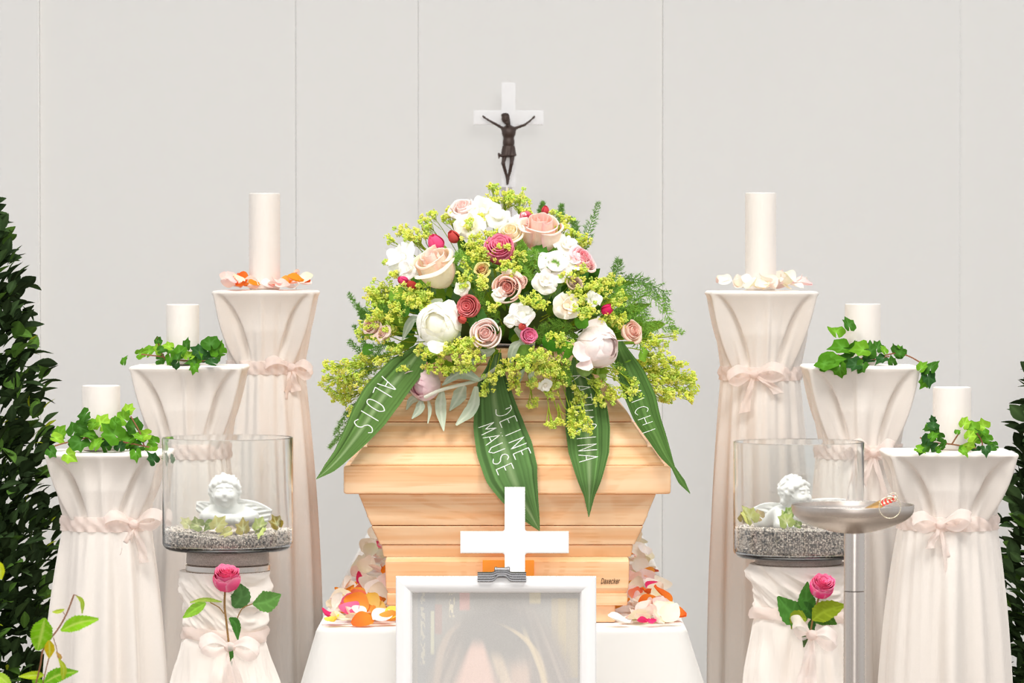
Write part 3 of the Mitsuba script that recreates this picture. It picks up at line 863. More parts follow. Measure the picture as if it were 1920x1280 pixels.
H = lambda s: lin(s)
pinkA, pinkB = H('#f783a8'), H('#ee4a82')
white_, cream, blush = H('#fbfaf4'), H('#f8efd8'), H('#f8dfd8')
blooms = [
    ('rose', 822, 506, 43, H('#fbe3da'), H('#f9f3d6'), H('#f8c4bc'), 'large pale peach and pink rose'),
    ('rose', 1013, 440, 41, H('#fad6cc'), H('#fbead6'), H('#f7c0c2'), 'large salmon pink rose near the top'),
    ('quartered', 938, 468, 28, pinkA, pinkB, None, 'deep pink garden rose'),
    ('bud', 818, 456, 17, pinkA, pinkB, None, 'deep pink opening rose bud'),
    ('bud', 850, 444, 12, H('#d9605a'), H('#c94f4c'), None, 'small coral rose bud'),
    ('quartered', 879, 574, 22, H('#ea7676'), H('#e66c68'), None, 'coral red rose'),
    ('bud', 867, 598, 9, H('#e06a68'), H('#d05a50'), None, 'small coral bud'),
    ('rose', 951, 541, 28, H('#f2beb4'), H('#f8efdf'), H('#eeaaa2'), 'dusty pink rose with cream outer petals'),
    ('peony', 824, 609, 43, H('#fcfaea'), H('#fbfaf2'), None, 'large white peony'),
    ('rose', 913, 627, 28, H('#f9e0da'), H('#fbf0e8'), H('#f6d2ce'), 'blush rose'),
    ('peony', 1121, 650, 41, H('#fdf3f0'), H('#fceeea'), None, 'large blush peony at the lower right'),
    ('peony', 797, 722, 30, H('#f9d6de'), H('#fae0e4'), None, 'soft pink peony at the lower left'),
    ('quartered', 991, 629, 16, H('#f684b0'), H('#f26a9c'), None, 'small bright pink rose'),
    ('ruffled', 1062, 573, 25, H('#fae8d6'), H('#faf5e8'), None, 'cream carnation'),
    ('bud', 1138, 580, 12, H('#ee3f7c'), H('#df3068'), None, 'bright pink bud'),
    ('rose', 1180, 622, 20, H('#f4cabc'), H('#f7e2cc'), H('#eeb0a4'), 'peach rose at the right'),
    ('ruffled', 752, 486, 36, white_, H('#fafaf8'), None, 'white ruffled blossom at the left'),
    ('ruffled', 768, 505, 24, white_, H('#fafaf8'), None, None),
    ('ruffled', 905, 398, 34, H('#fdfbe8'), white_, None, 'white ruffled blossom at the top'),
    ('ruffled', 882, 424, 30, H('#fbf6d8'), white_, None, None),
    ('ruffled', 935, 408, 24, white_, white_, None, None),
    ('ruffled', 1037, 500, 33, H('#f7eef0'), white_, None, 'white ruffled blossom right of the middle'),
    ('ruffled', 1022, 530, 26, H('#f4efe6'), H('#f8f5ee'), None, None),
    ('ruffled', 1062, 463, 26, white_, white_, None, None),
    ('ruffled', 978, 590, 26, white_, H('#fbfaf6'), None, 'white sweet pea blossom'),
    ('ruffled', 937, 552, 16, white_, white_, None, None),
    ('ruffled', 868, 540, 15, white_, H('#f3f4ea'), None, None),
    ('ruffled', 1112, 562, 16, white_, white_, None, None),
    ('ruffled', 1075, 490, 20, white_, white_, None, None),
    ('ruffled', 976, 418, 22, white_, H('#fbfbf8'), None, None),
    ('ruffled', 1022, 722, 13, H('#f6efe8'), white_, None, None),
    ('ruffled', 958, 600, 14, white_, H('#f6f4ea'), None, None),
    ('rose', 960, 443, 25, H('#f9efcf'), H('#fbf3dc'), None, 'cream rose'),
    ('rose', 870, 400, 27, H('#fae4de'), H('#fcf0ea'), None, 'pale pink rose at the top'),
    ('quartered', 986, 409, 13, H('#ef6a8a'), H('#e6527c'), None, None),
    ('bud', 1022, 394, 8, H('#d8505a'), H('#d8505a'), None, None),
    ('rose', 1088, 486, 20, H('#f6b4bc'), H('#f9ccd0'), None, 'rose pink bloom at the right'),
    ('rose', 1100, 497, 14, H('#f8cccc'), H('#f8d6d2'), None, None),
    ('bud', 756, 526, 10, H('#f06a9a'), H('#e8457c'), None, None),
    ('bud', 772, 534, 10, H('#c84a46'), H('#b8443e'), None, None),
    ('rose', 700, 612, 18, H('#f2cec4'), H('#f4dcd0'), None, None),
    ('rose', 722, 625, 14, H('#f2cec4'), H('#f4dcd0'), None, None),
    ('rose', 975, 530, 15, H('#dca090'), H('#dcb8a4'), None, None),
    ('rose', 905, 508, 14, H('#ecb48a'), H('#d9d68a'), None, None),
    ('bud', 980, 612, 8, H('#d8605a'), H('#d05850'), None, None),
    ('rose', 1075, 533, 14, H('#b89a8c'), H('#c8b49c'), None, None),
]
for kind, px, py, r, ci, co, ed, lab in blooms:
    rg = np.random.default_rng(int(px * 7 + py))
    d = dome(px, py, 0.02 if r > 20 else 0.03)
    R = r * S(d)
    made = {'rose': lambda: rose(R, ci, co, ed, 11 if r > 35 else 14, 0.62 if r > 35 else 0.75, rg), 'quartered': lambda: quartered(R, ci, co, rg), 'peony': lambda: peony(R, ci, co, rg), 'ruffled': lambda: ruffled(R, ci, co, rg), 'bud': lambda: bud(R, ci, co, rg)}[kind]()
    n = facing(px, py, {'bud': 0.3, 'quartered': 0.9}.get(kind, 0.8) if r <= 35 or kind == 'peony' else 0.55) + (np.array([0, 0, 0.45]) if kind == 'rose' and r > 35 else 0)
    n = nrm(n + rg.normal(0, 0.12, 3))
    nm = {'rose': 'rose_bloom', 'quartered': 'garden_rose_bloom', 'peony': 'peony_bloom', 'ruffled': 'ruffled_blossom', 'bud': 'rose_bud'}[kind]
    add_bloom(fa, nm, made, P(px, py, d), n, rg.random() * 6, lab)

# loose outer petals of the two large peonies
for (pts, wd, d, col, host) in [
    ([(1122, 640), (1120, 618), (1128, 596)], [14, 30, 24, 4], dome(1121, 650, 0.015), H('#fdf2ef'), 'peony_bloom_001'),
    ([(1108, 668), (1090, 660), (1082, 640)], [8, 18, 16, 4], dome(1121, 650, 0.05), H('#fceae8'), 'peony_bloom_001'),
    ([(1110, 680), (1096, 684), (1080, 686)], [10, 14, 9, 2], dome(1121, 650, 0.05), H('#fbe4e2'), 'peony_bloom_001'),
    ([(838, 600), (842, 578), (846, 562)], [10, 17, 16, 5], dome(824, 609, 0.03), H('#fbfaf4'), 'peony_bloom'),
    ([(822, 640), (820, 650), (824, 662)], [12, 20, 16, 5], dome(824, 609, 0.06), H('#fbfaf4'), 'peony_bloom'),
    ([(785, 715), (768, 706), (757, 712)], [8, 12, 9, 2], dome(797, 722, 0.03), H('#fbe4e6'), 'peony_bloom_002')]:
    m = blade_px(pts, wd, d, (0.05, -1, 0.25), col, fold=0.35, nu=9, n=10)
    part(fa + '__' + host, 'petal_loose', (m[0], m[1]), 'petal_vc', True, m[2])

# felted grey-green leaves and their white stem
felt, felt2 = H('#c3cfba'), H('#b4c2ae')
FL = [([(899, 712), (862, 700), (829, 722)], [3, 12, 10, 1]), ([(829, 733), (826, 765), (832, 808)], [4, 11, 10, 1]), ([(871, 722), (860, 745), (843, 770)], [5, 14, 10, 1]),
      ([(893, 724), (885, 765), (855, 797)], [4, 11, 11, 2]), ([(797, 739), (772, 730), (749, 741)], [2, 8, 7, 1]), ([(789, 747), (772, 750), (762, 768)], [2, 8, 6, 1]),
      ([(790, 750), (786, 768), (772, 785)], [3, 9, 7, 1]), ([(802, 747), (806, 770), (802, 794)], [1, 4, 3, 1]), ([(786, 597), (770, 604), (754, 638)], [3, 9, 8, 1]),
      ([(830, 562), (812, 572), (806, 592)], [3, 9, 8, 1]), ([(928, 655), (912, 662), (900, 655)], [3, 8, 8, 1]), ([(868, 690), (880, 680), (905, 672)], [3, 9, 8, 1]),
      ([(975, 640), (962, 655), (955, 690)], [3, 9, 8, 1]), ([(965, 615), (982, 632), (972, 650)], [4, 10, 8, 2]), ([(985, 690), (975, 705), (972, 722)], [2, 5, 5, 1]),
      ([(1000, 695), (996, 706), (1000, 716)], [2, 6, 5, 1]), ([(840, 640), (856, 630), (862, 618)], [2, 7, 6, 1])]
for i, (pts, wd) in enumerate(FL):
    d = [min(dome(x, y), lid_depth(y) - 0.05) - 0.012 + 0.006 * (i % 3) for x, y in pts]
    m = blade_px(pts, wd, d, (0.1, -1, 0.35), felt if i % 2 else felt2, rib=H('#dfe6d6'), fold=0.25, nu=7, n=12, vein=0.25, seed=i, wav=0.1)
    part(fa, 'felted_leaf', (m[0], m[1]), 'felt_leaf_vc', True, m[2], label='pale grey-green felted leaf' if i == 0 else None)
mat('felt_stem', principled(H('#dfe0d0'), 0.9))
part(fa, 'felted_stem', tube(spline([P(796, 745, 7.575), P(824, 732, 7.57), P(852, 724, 7.575), P(900, 711, 7.60), P(930, 690, 7.66)], 16), 0.0034, 8), 'felt_stem', True)

# scalloped and lobed green leaves between the blooms
green_leaf = [(745, 556, 18, '#7aa83c'), (895, 598, 20, '#4b7a3a'), (925, 612, 14, '#4c7440'), (800, 478, 12, '#5d8f3c'), (1012, 470, 14, '#4a7d2c'), (1180, 690, 15, '#86b23e'), (1128, 700, 14, '#9ab85a'),
              (985, 662, 16, '#7fa84c'), (1206, 664, 14, '#7fb03c'), (1035, 640, 18, '#4c8a2a'), (1060, 655, 16, '#5a962c'), (962, 560, 16, '#4e7c34'), (925, 500, 18, '#5c8c3c'), (1095, 690, 16, '#8fae62'),
              (690, 655, 12, '#5e9638'), (838, 690, 14, '#7c9c2a'), (1090, 600, 16, '#5c9630'), (1010, 560, 14, '#6a9c44'), (985, 478, 14, '#4f8230'), (1150, 660, 12, '#6a9a3a'), (930, 396, 12, '#8ab848'),
              (705, 590, 16, '#6c9c34'), (860, 650, 14, '#7a9c30'), (1045, 700, 12, '#8aa83a'), (760, 580, 16, '#4f7f2e')]
for i, (px, py, r, c) in enumerate(green_leaf):
    rg = np.random.default_rng(900 + i)
    d = dome(px, py, 0.012)
    n = nrm(facing(px, py) + rg.normal(0, 0.35, 3))
    R = frame_to(n, rg.random() * 6)
    a = np.linspace(0.25, 2 * PI - 0.25, 29)
    rr = r * S(d) * (1 + 0.09 * np.abs(np.sin(a * 4.5)))
    rim = np.stack([rr * np.cos(a), rr * np.sin(a), 0.18 * r * S(d) * np.sin(a * 3)], 1)
    mid = rim * [0.55, 0.55, 0.2]
    v = np.vstack([[[0, 0, 0.0]], mid, rim])
    k = len(a)
    f = [[0, 1 + j, 2 + j] for j in range(k - 1)] + [[1 + j, 1 + k + j, 2 + k + j] for j in range(k - 1)] + [[1 + j, 2 + k + j, 2 + j] for j in range(k - 1)]
    col = np.vstack([[H(c) * 1.2], np.tile(H(c), (k, 1)) * (1 + 0.15 * (np.arange(k) % 4 == 0))[:, None], np.tile(H(c), (k, 1)) * 0.95])
    part(fa, 'scalloped_leaf', (v @ R.T + P(px, py, d), np.array(f)), 'leaf_vc', True, np.clip(col, 0, 1), label='round scalloped green leaf' if i == 0 else None)

# filler foliage and the foam inside
rg = np.random.default_rng(31)
fl = []
for i in range(520):
    th, ph = rg.random() * 2 * PI, math.acos(1 - 1.25 * rg.random())
    q = np.array([math.sin(ph) * math.cos(th) * 0.255, math.sin(ph) * math.sin(th) * 0.30 - 0.06, math.cos(ph) * 0.20])
    q *= 0.75 + 0.3 * rg.random()
    c = AC + q + [0, 0, -0.03]
    px = 960 + c[0] / c[1] * F
    py = 480 + (HC - c[2]) / c[1] * F
    if c[1] > lid_depth(py) - 0.02 and py > 640:
        continue
    if py > 700 or py < 400:
        continue
    dr_ = nrm(q / [1, 1, 0.8] + rg.normal(0, 0.09, 3))
    L = 0.03 + 0.035 * rg.random()
    g = [H('#5f8a2c'), H('#456f28'), H('#7aa032'), H('#86ad3a'), H('#3d6a2c')][rg.integers(5)]
    fl.append(blade([c, c + dr_ * L * .5 + rg.normal(0, .004, 3), c + dr_ * L], [0.003, 0.012, 0.009, 0.0005], nrm(rg.normal(0, 1, 3) + [0, -1, .6]), g, fold=0.2, nu=3, n=5, seed=i))
m, col = cat(fl)
part(fa, 'filler_foliage', m, 'leaf_vc', True, col, kind='stuff')
fm = ellipsoid
part(fa, 'foam_base', mf(m3.Manifold.sphere(1, 48).scale([0.17, 0.26, 0.14]).translate([AC[0], 8.0, P(955, 655, 7.9)[2]])), 'dark_moss', True) if False else None
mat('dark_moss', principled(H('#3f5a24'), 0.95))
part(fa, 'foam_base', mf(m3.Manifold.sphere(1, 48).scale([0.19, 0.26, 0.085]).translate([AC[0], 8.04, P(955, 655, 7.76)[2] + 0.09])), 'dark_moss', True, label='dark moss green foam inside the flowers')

# lime green blossom sprays
octv = np.array([[1, 0, 0], [-1, 0, 0], [0, 1, 0], [0, -1, 0], [0, 0, 1], [0, 0, -1.0]])
octf = np.array([[0, 2, 4], [2, 1, 4], [1, 3, 4], [3, 0, 4], [2, 0, 5], [1, 2, 5], [3, 1, 5], [0, 3, 5]])
limes = [H('#e6f266'), H('#eef26c'), H('#dcf070'), H('#f4f07a'), H('#d2ec70'), H('#f0f688')]


def spray(px, py, rx, ry, n, root, seed, col=None, depth=None, ball_px=1.95, clump=5.0):
    rg = np.random.default_rng(seed)
    d0 = dome(px, py, 0.045) if depth is None else depth
    if depth is None and root is None and py < 660:
        d0 += rg.uniform(-0.01, 0.03)
    c0 = P(px, py, d0)
    root = AC + 0.45 * (c0 - AC) + [0, 0, 0.0] if root is None else root
    ms = []
    s = S(d0)
    stemc = H('#a9bd3e')
    hub = c0 + 0.35 * (root - c0)
    st = tube(spline([root, hub + rg.normal(0, 0.006, 3), c0], 7), 0.0009, 4, False)
    ms.append((*st, np.tile(stemc, (len(st[0]), 1))))
    for i in range(n):
        off = rg.normal(0, 0.55, 3)
        off = off / max(1, np.linalg.norm(off)) * [rx * s, 0.5 * (rx + ry) * s, ry * s]
        q = c0 + off
        st = tube([hub + (c0 - hub) * rg.uniform(0.2, 0.95), 0.5 * (hub + q) + 0.35 * (q - hub) + rg.normal(0, 0.003, 3), q], 0.0006, 3, False)
        ms.append((*st, np.tile(stemc * rg.uniform(0.8, 1.1), (len(st[0]), 1))))
        k = rg.integers(9, 15)
        pos = rg.normal(0, 1, (k, 3)); pos = pos / np.linalg.norm(pos, axis=1, keepdims=True) * rg.uniform(0.45, 1, (k, 1)) * clump * s
        base = limes[rg.integers(len(limes))] if col is None else col
        br = ball_px * s * rg.uniform(0.75, 1.2, k)
        v = (q + pos)[:, None] + octv[None] * br[:, None, None] * rg.uniform(0.7, 1.2, (k, 1, 3))
        f = octf[None] + (np.arange(k) * 6)[:, None, None]
        cc = np.clip(base * rg.uniform(0.8, 1.15, (k, 1)), 0, 1)
        ms.append((v.reshape(-1, 3), f.reshape(-1, 3), np.repeat(cc, 6, 0)))
    m, col_ = cat(ms)
    part(fa, 'lime_spray', m, 'petal_vc', False, col_, label='airy spray of tiny lime green flowers' if seed == 0 else None)


sprays = [  # px, py, rx, ry, clumps
    (925, 352, 14, 8, 6), (945, 370, 26, 16, 16), (975, 372, 20, 20, 14), (990, 395, 12, 8, 5), (918, 375, 16, 12, 8), (905, 385, 14, 10, 6), (845, 392, 10, 6, 4), (840, 407, 18, 10, 8), (800, 412, 14, 10, 6), (810, 402, 10, 8, 4),
    (755, 430, 18, 12, 8), (775, 445, 22, 14, 12), (730, 448, 8, 8, 3), (795, 432, 18, 12, 8), (724, 492, 7, 8, 3), (742, 512, 10, 8, 4), (760, 545, 26, 18, 14), (715, 540, 24, 20, 14), (700, 555, 22, 18, 12),
    (735, 585, 30, 22, 18), (780, 560, 26, 16, 14), (800, 575, 24, 16, 12), (700, 600, 26, 24, 18), (720, 625, 24, 18, 14), (680, 618, 14, 20, 8), (795, 545, 20, 14, 8),
    (890, 455, 26, 20, 18), (905, 480, 28, 20, 16), (880, 490, 22, 18, 12), (870, 520, 20, 18, 10), (900, 530, 22, 14, 10), (915, 440, 22, 16, 10), (950, 500, 20, 12, 10), (965, 510, 16, 10, 6),
    (880, 420, 10, 10, 4), (900, 405, 8, 8, 3), (945, 462, 12, 10, 5), (978, 478, 20, 10, 8), (925, 575, 12, 14, 5), (990, 560, 22, 14, 10), (1012, 570, 20, 12, 10), (885, 560, 8, 8, 3),
    (1040, 400, 10, 8, 4), (1065, 412, 12, 10, 5), (1050, 425, 14, 14, 6), (1080, 440, 20, 12, 8), (1095, 452, 18, 10, 7), (1085, 505, 20, 12, 8), (1065, 520, 18, 10, 6), (1095, 535, 26, 16, 14), (1120, 535, 22, 14, 10),
    (1150, 525, 20, 12, 8), (1085, 555, 24, 16, 12), (1100, 580, 24, 18, 14), (1155, 560, 20, 20, 10), (1160, 600, 20, 14, 10), (1138, 595, 14, 10, 5),
    (880, 640, 22, 14, 12), (850, 655, 34, 18, 22), (880, 670, 30, 16, 18), (815, 665, 22, 16, 12), (790, 655, 16, 14, 7), (830, 690, 24, 12, 12), (870, 690, 20, 10, 10), (800, 690, 14, 8, 4), (755, 690, 9, 7, 3),
    (740, 655, 20, 12, 8), (715, 680, 14, 10, 6), (680, 675, 18, 16, 10), (660, 690, 26, 22, 18), (640, 710, 26, 24, 20), (650, 745, 24, 16, 14), (620, 690, 18, 14, 8), (610, 712, 12, 20, 7), (625, 740, 16, 12, 7), (672, 720, 16, 20, 8), (660, 770, 8, 10, 4),
    (930, 700, 12, 12, 5), (915, 720, 12, 24, 7), (905, 740, 10, 12, 4), (955, 690, 24, 16, 14), (965, 720, 14, 22, 8), (985, 680, 26, 18, 18), (1010, 665, 26, 16, 16), (1020, 690, 28, 16, 18), (1045, 690, 26, 20, 16),
    (1060, 640, 20, 12, 8), (1040, 630, 16, 12, 7), (1000, 720, 16, 14, 8), (1035, 740, 14, 10, 5), (1055, 720, 22, 14, 10), (1090, 745, 18, 22, 9), (1080, 785, 16, 26, 12), (1100, 800, 14, 18, 8), (1075, 810, 12, 8, 5), (1035, 797, 16, 8, 6), (1055, 790, 16, 6, 5),
    (1000, 755, 12, 14, 6), (1130, 750, 22, 16, 10), (1150, 735, 16, 12, 7), (1185, 740, 20, 12, 9), (1190, 720, 14, 10, 5), (1120, 720, 18, 12, 7), (1160, 700, 16, 12, 5),
    (1215, 680, 26, 18, 16), (1240, 670, 24, 16, 14), (1245, 700, 32, 22, 24), (1275, 710, 28, 22, 18), (1255, 735, 26, 14, 14), (1300, 715, 12, 16, 6), (1295, 735, 12, 18, 6), (1230, 720, 22, 18, 12), (1268, 630, 8, 8, 3), (1240, 640, 20, 12, 7), (1222, 640, 18, 14, 8), (1270, 680, 18, 10, 7), (1255, 750, 20, 6, 6), (1290, 745, 8, 10, 4)]
for i, (px, py, rx, ry, n) in enumerate(sprays):
    dep = None
    if px < 690 and py > 640: dep = 7.66 + 0.03 * (i % 3)
    if px > 1200 and py > 620: dep = 7.68 + 0.03 * (i % 3)
    if 895 < px < 1200 and py > 680: dep = min(dome(px, py), lid_depth(py) - 0.05) - 0.025
    spray(px, py, rx, ry, int(n * 1.9), None if dep is None or py < 700 or px < 690 or px > 1200 else P(px + (955 - px) * 0.35, 655, 7.62), i, None, dep)


def frond(pts, d, seed, col, spread=16, dens=1.0):
    rg = np.random.default_rng(seed)
    n = 26
    c = spline([P(x, y, q) for (x, y), q in zip(pts, np.broadcast_to(np.asarray(d, float), (len(pts),)))], n)
    s = S(7.8)
    ms = []
    st = tube(c, np.linspace(0.0011, 0.0005, n), 4, False)
    ms.append((*st, np.tile(np.asarray(col) * 0.9, (len(st[0]), 1))))
    t = nrm(np.gradient(c, axis=0))
    av = []
    for i in range(2, n, 1):
        f = i / (n - 1)
        L = spread * s * (math.sin(PI * (0.15 + 0.8 * f)) + 0.15)
        for sg in (-1, 1):
            side = nrm(np.cross(t[i], [0, -1, 0.2])) * sg
            dirn = nrm(side * 0.8 + t[i] * 0.75 + rg.normal(0, 0.22, 3))
            b0, b1 = c[i], c[i] + dirn * L * rg.uniform(0.6, 1.1)
            br = tube([b0, b1], [0.0007, 0.0004], 3, False)
            ms.append((*br, np.tile(np.asarray(col) * 0.95, (len(br[0]), 1))))
            k = int(12 * dens)
            tt = rg.uniform(0.15, 1, k)
            root = b0 + (b1 - b0) * tt[:, None]
            nd = nrm(dirn[None] * 0.7 + rg.normal(0, 0.75, (k, 3)))
            ln = s * rg.uniform(4, 8, (k, 1))
            sd = nrm(np.cross(nd, rg.normal(0, 1, (k, 3)))) * 0.0006
            up = np.cross(nd, sd)
            tip = root + nd * ln
            v = np.stack([root + sd, root - 0.5 * sd + 0.87 * up, root - 0.5 * sd - 0.87 * up, tip], 1)
            fc = np.array([[0, 1, 3], [1, 2, 3], [2, 0, 3]])[None] + (np.arange(k) * 4)[:, None, None]
            ms.append((v.reshape(-1, 3), fc.reshape(-1, 3), np.repeat(np.clip(np.asarray(col) * rg.uniform(0.75, 1.25, (k, 1)), 0, 1), 4, 0)))
    m, colr = cat(ms)
    part(fa, 'fern_frond', m, 'leaf_vc', False, colr, label='feathery asparagus fern frond' if seed == 0 else None)


gA, gB, gC = H('#86b44a'), H('#6f9c48'), H('#96c060')
fronds = [
    ([(1085, 500), (1098, 450), (1122, 382)], 7.85, gB, 15), ([(1075, 470), (1080, 430), (1070, 410)], 7.85, gB, 10), ([(1050, 440), (1050, 410), (1053, 385)], 7.85, gB, 9), ([(1015, 420), (1013, 400), (1018, 380)], 7.85, gB, 6),
    ([(1100, 560), (1150, 520), (1160, 488)], 7.80, gB, 16), ([(1100, 570), (1180, 530), (1242, 545), (1248, 580)], 7.82, gB, 16), ([(1110, 580), (1180, 545), (1238, 570), (1262, 615)], 7.80, gA, 17),
    ([(1110, 590), (1170, 570), (1210, 600), (1225, 650)], 7.76, gA, 20), ([(1110, 590), (1190, 600), (1240, 612), (1278, 622)], 7.80, gA, 16), ([(1120, 560), (1160, 550), (1200, 580), (1215, 630)], 7.78, gA, 20),
    ([(1110, 560), (1150, 535), (1195, 550), (1210, 590)], 7.78, gB, 20), ([(1130, 600), (1175, 620), (1210, 660), (1225, 700)], 7.74, gA, 16), ([(1120, 540), (1170, 560), (1190, 600), (1195, 640)], 7.76, gA, 20), ([(1160, 520), (1205, 528), (1235, 560)], 7.82, gB, 14),
    ([(1030, 540), (1020, 510), (1005, 475)], 7.56, gC, 15), ([(1000, 530), (985, 500), (1000, 470)], 7.56, gA, 14), ([(1030, 560), (1045, 520), (1040, 490)], 7.56, gC, 13), ([(990, 500), (985, 480), (975, 455)], 7.58, gA, 12),
    ([(970, 640), (1010, 630), (1060, 645)], 7.56, gA, 18), ([(1090, 640), (1050, 625), (1010, 640)], 7.58, gA, 18), ([(1080, 615), (1040, 610), (1005, 625)], 7.57, gA, 16), ([(1060, 660), (1030, 640), (1020, 610)], 7.57, gC, 14),
    ([(920, 540), (890, 520), (885, 490)], 7.56, gC, 13), ([(940, 600), (905, 570), (895, 535)], 7.56, gA, 12), ([(860, 540), (850, 500), (862, 470)], 7.58, gC, 8), ([(900, 500), (870, 480), (850, 488)], 7.56, gA, 8),
    ([(740, 610), (690, 600), (655, 552)], 7.80, gB, 9), ([(740, 620), (695, 620), (672, 575)], 7.80, gB, 10), ([(740, 640), (690, 650), (665, 612)], 7.78, gB, 11), ([(750, 660), (695, 670), (655, 640)], 7.78, gB, 11),
    ([(740, 650), (700, 690), (668, 700)], 7.76, gA, 11), ([(720, 600), (690, 585), (678, 590)], 7.80, gB, 10), ([(760, 590), (720, 580), (690, 600)], 7.76, gB, 12), ([(770, 570), (740, 560), (715, 570)], 7.72, gA, 12),
    ([(690, 720), (650, 800), (618, 838)], 7.72, gB, 7), ([(700, 740), (655, 770), (628, 812)], 7.72, gB, 6), ([(720, 640), (690, 690), (655, 730)], 7.74, gB, 10), ([(1120, 660), (1160, 690), (1205, 745)], 7.62, gA, 8), ([(1140, 600), (1150, 580), (1165, 540)], 7.70, gA, 16), ([(1060, 660), (1062, 690), (1066, 720)], 7.56, gA, 8)]
for i, (pts, d, c, sp) in enumerate(fronds):
    frond(pts, d, i, c, sp)

# long dark leaves with white lettering
STROKES = {
    'A': [[(0, 0), (0.5, 1), (1, 0)], [(0.22, 0.4), (0.78, 0.4)]], 'L': [[(0.1, 1), (0.1, 0), (0.8, 0.05)]], 'I': [[(0.5, 0), (0.5, 1)]],
    'O': [[(0.5, 1), (0.15, 0.8), (0.08, 0.45), (0.2, 0.1), (0.5, 0), (0.8, 0.1), (0.92, 0.45), (0.85, 0.8), (0.5, 1)]],
    'S': [[(0.9, 0.85), (0.6, 1), (0.2, 0.9), (0.12, 0.68), (0.4, 0.52), (0.75, 0.42), (0.88, 0.2), (0.6, 0), (0.1, 0.1)]],
    'D': [[(0.1, 1.0), (0.55, 0.98), (0.92, 0.6), (0.85, 0.2), (0.5, 0.0), (-0.1, 0.1)], [(0.35, 0.62), (0.35, 0.95)]],
    'E': [[(0.85, 1), (0.1, 1), (0.1, 0), (0.85, 0)], [(0.1, 0.52), (0.65, 0.52)]], 'N': [[(0.05, 0), (0.1, 1), (0.85, 0), (0.9, 1)]],
    'M': [[(0, 0), (0.12, 1), (0.5, 0.35), (0.88, 1), (1, 0)]], 'U': [[(0.1, 1), (0.12, 0.25), (0.5, 0), (0.85, 0.25), (0.9, 1)]],
    'K': [[(0.1, 0), (0.1, 1)], [(0.85, 1), (0.12, 0.5), (0.9, 0)]], 'T': [[(0, 0.97), (1, 1)], [(0.5, 1), (0.5, 0)]], 'H': [[(0.1, 0), (0.1, 1)], [(0.9, 0), (0.9, 1)], [(0.1, 0.5), (0.9, 0.52)]],
    'R': [[(0.1, 0), (0.1, 1), (0.6, 1), (0.85, 0.75), (0.6, 0.5), (0.1, 0.48)], [(0.45, 0.48), (0.9, 0)]], 'C': [[(0.9, 0.85), (0.55, 1), (0.15, 0.75), (0.1, 0.3), (0.45, 0), (0.9, 0.12)]]}
STROKES['Ä'] = STROKES['A'] + [[(0.28, 1.12), (0.3, 1.17)], [(0.7, 1.12), (0.72, 1.17)]]


def letters_px(text, start, end, h, wide=0.72):
    """strokes in pixels of a line of handwriting; start and end are the middles of the first and last letter."""
    start, end = np.array(start, float), np.array(end, float)
    n = len(text)
    t = nrm(end - start); up = np.array([t[1], -t[0]])
    adv = np.linalg.norm(end - start) / max(1, n - 1)
    out = []
    for i, ch in enumerate(text):
        c = start + (end - start) * i / max(1, n - 1)
        for st in STROKES[ch]:
            out.append([c + t * (x - 0.5) * adv * wide + up * (y - 0.5) * h for x, y in st])
    return out


def long_leaf(pts, widths, depth, lines, seed, label, sw=1.5, col='#3f7a3c', nrm_=(0.0, -1, 0.45), twist=None):
    cols = H(col)
    m = blade_px(pts, widths, depth, nrm_, cols, rib=H('#94ac7c') if seed != 4 else H('#688a4c'), fold=0.10, nu=33, n=60, stripe=0.2, mott=0.05, seed=seed, wav=0.015)
    key = part(fa, 'long_leaf', (m[0], m[1]), 'leaf_vc', True, m[2], label=label)
    v = m[0]
    proj = np.stack([960 + v[:, 0] / v[:, 1] * F, 480 + (HC - v[:, 2]) / v[:, 1] * F], 1)
    tree = cKDTree(proj)
    ms = []
    for text, a, b, h in lines:
        for st in letters_px(text, a, b, h):
            p = np.array(st)
            k = max(6, int(np.linalg.norm(np.diff(p, axis=0), axis=1).sum() / 1.2))
            q = spline(p, k) if len(p) > 5 else np.vstack([p[0] + 0 * p[:1]] + [p[i] + (p[i + 1] - p[i]) * np.linspace(0.1, 1, 9)[:, None] for i in range(len(p) - 1)])
            dist, ix = tree.query(q, k=3)
            w = 1 / (dist + 0.3); w /= w.sum(1, keepdims=True)
            dd = (v[ix, 1] * w).sum(1)
            dd = np.convolve(np.pad(dd, 2, mode='edge'), np.ones(5) / 5, 'valid')
            q3 = np.array([P(x, y, z) for (x, y), z in zip(q, dd)])
            ms.append(tube(q3 + [0, -0.0006, 0.0002], sw * 0.5 * S(7.55), 6))
    if ms:
        mm, _ = cat(ms)
        put(key + '__lettering', mm, 'chalk', True)
        labels[key + '__lettering'] = {'label': 'white handwritten lettering'}


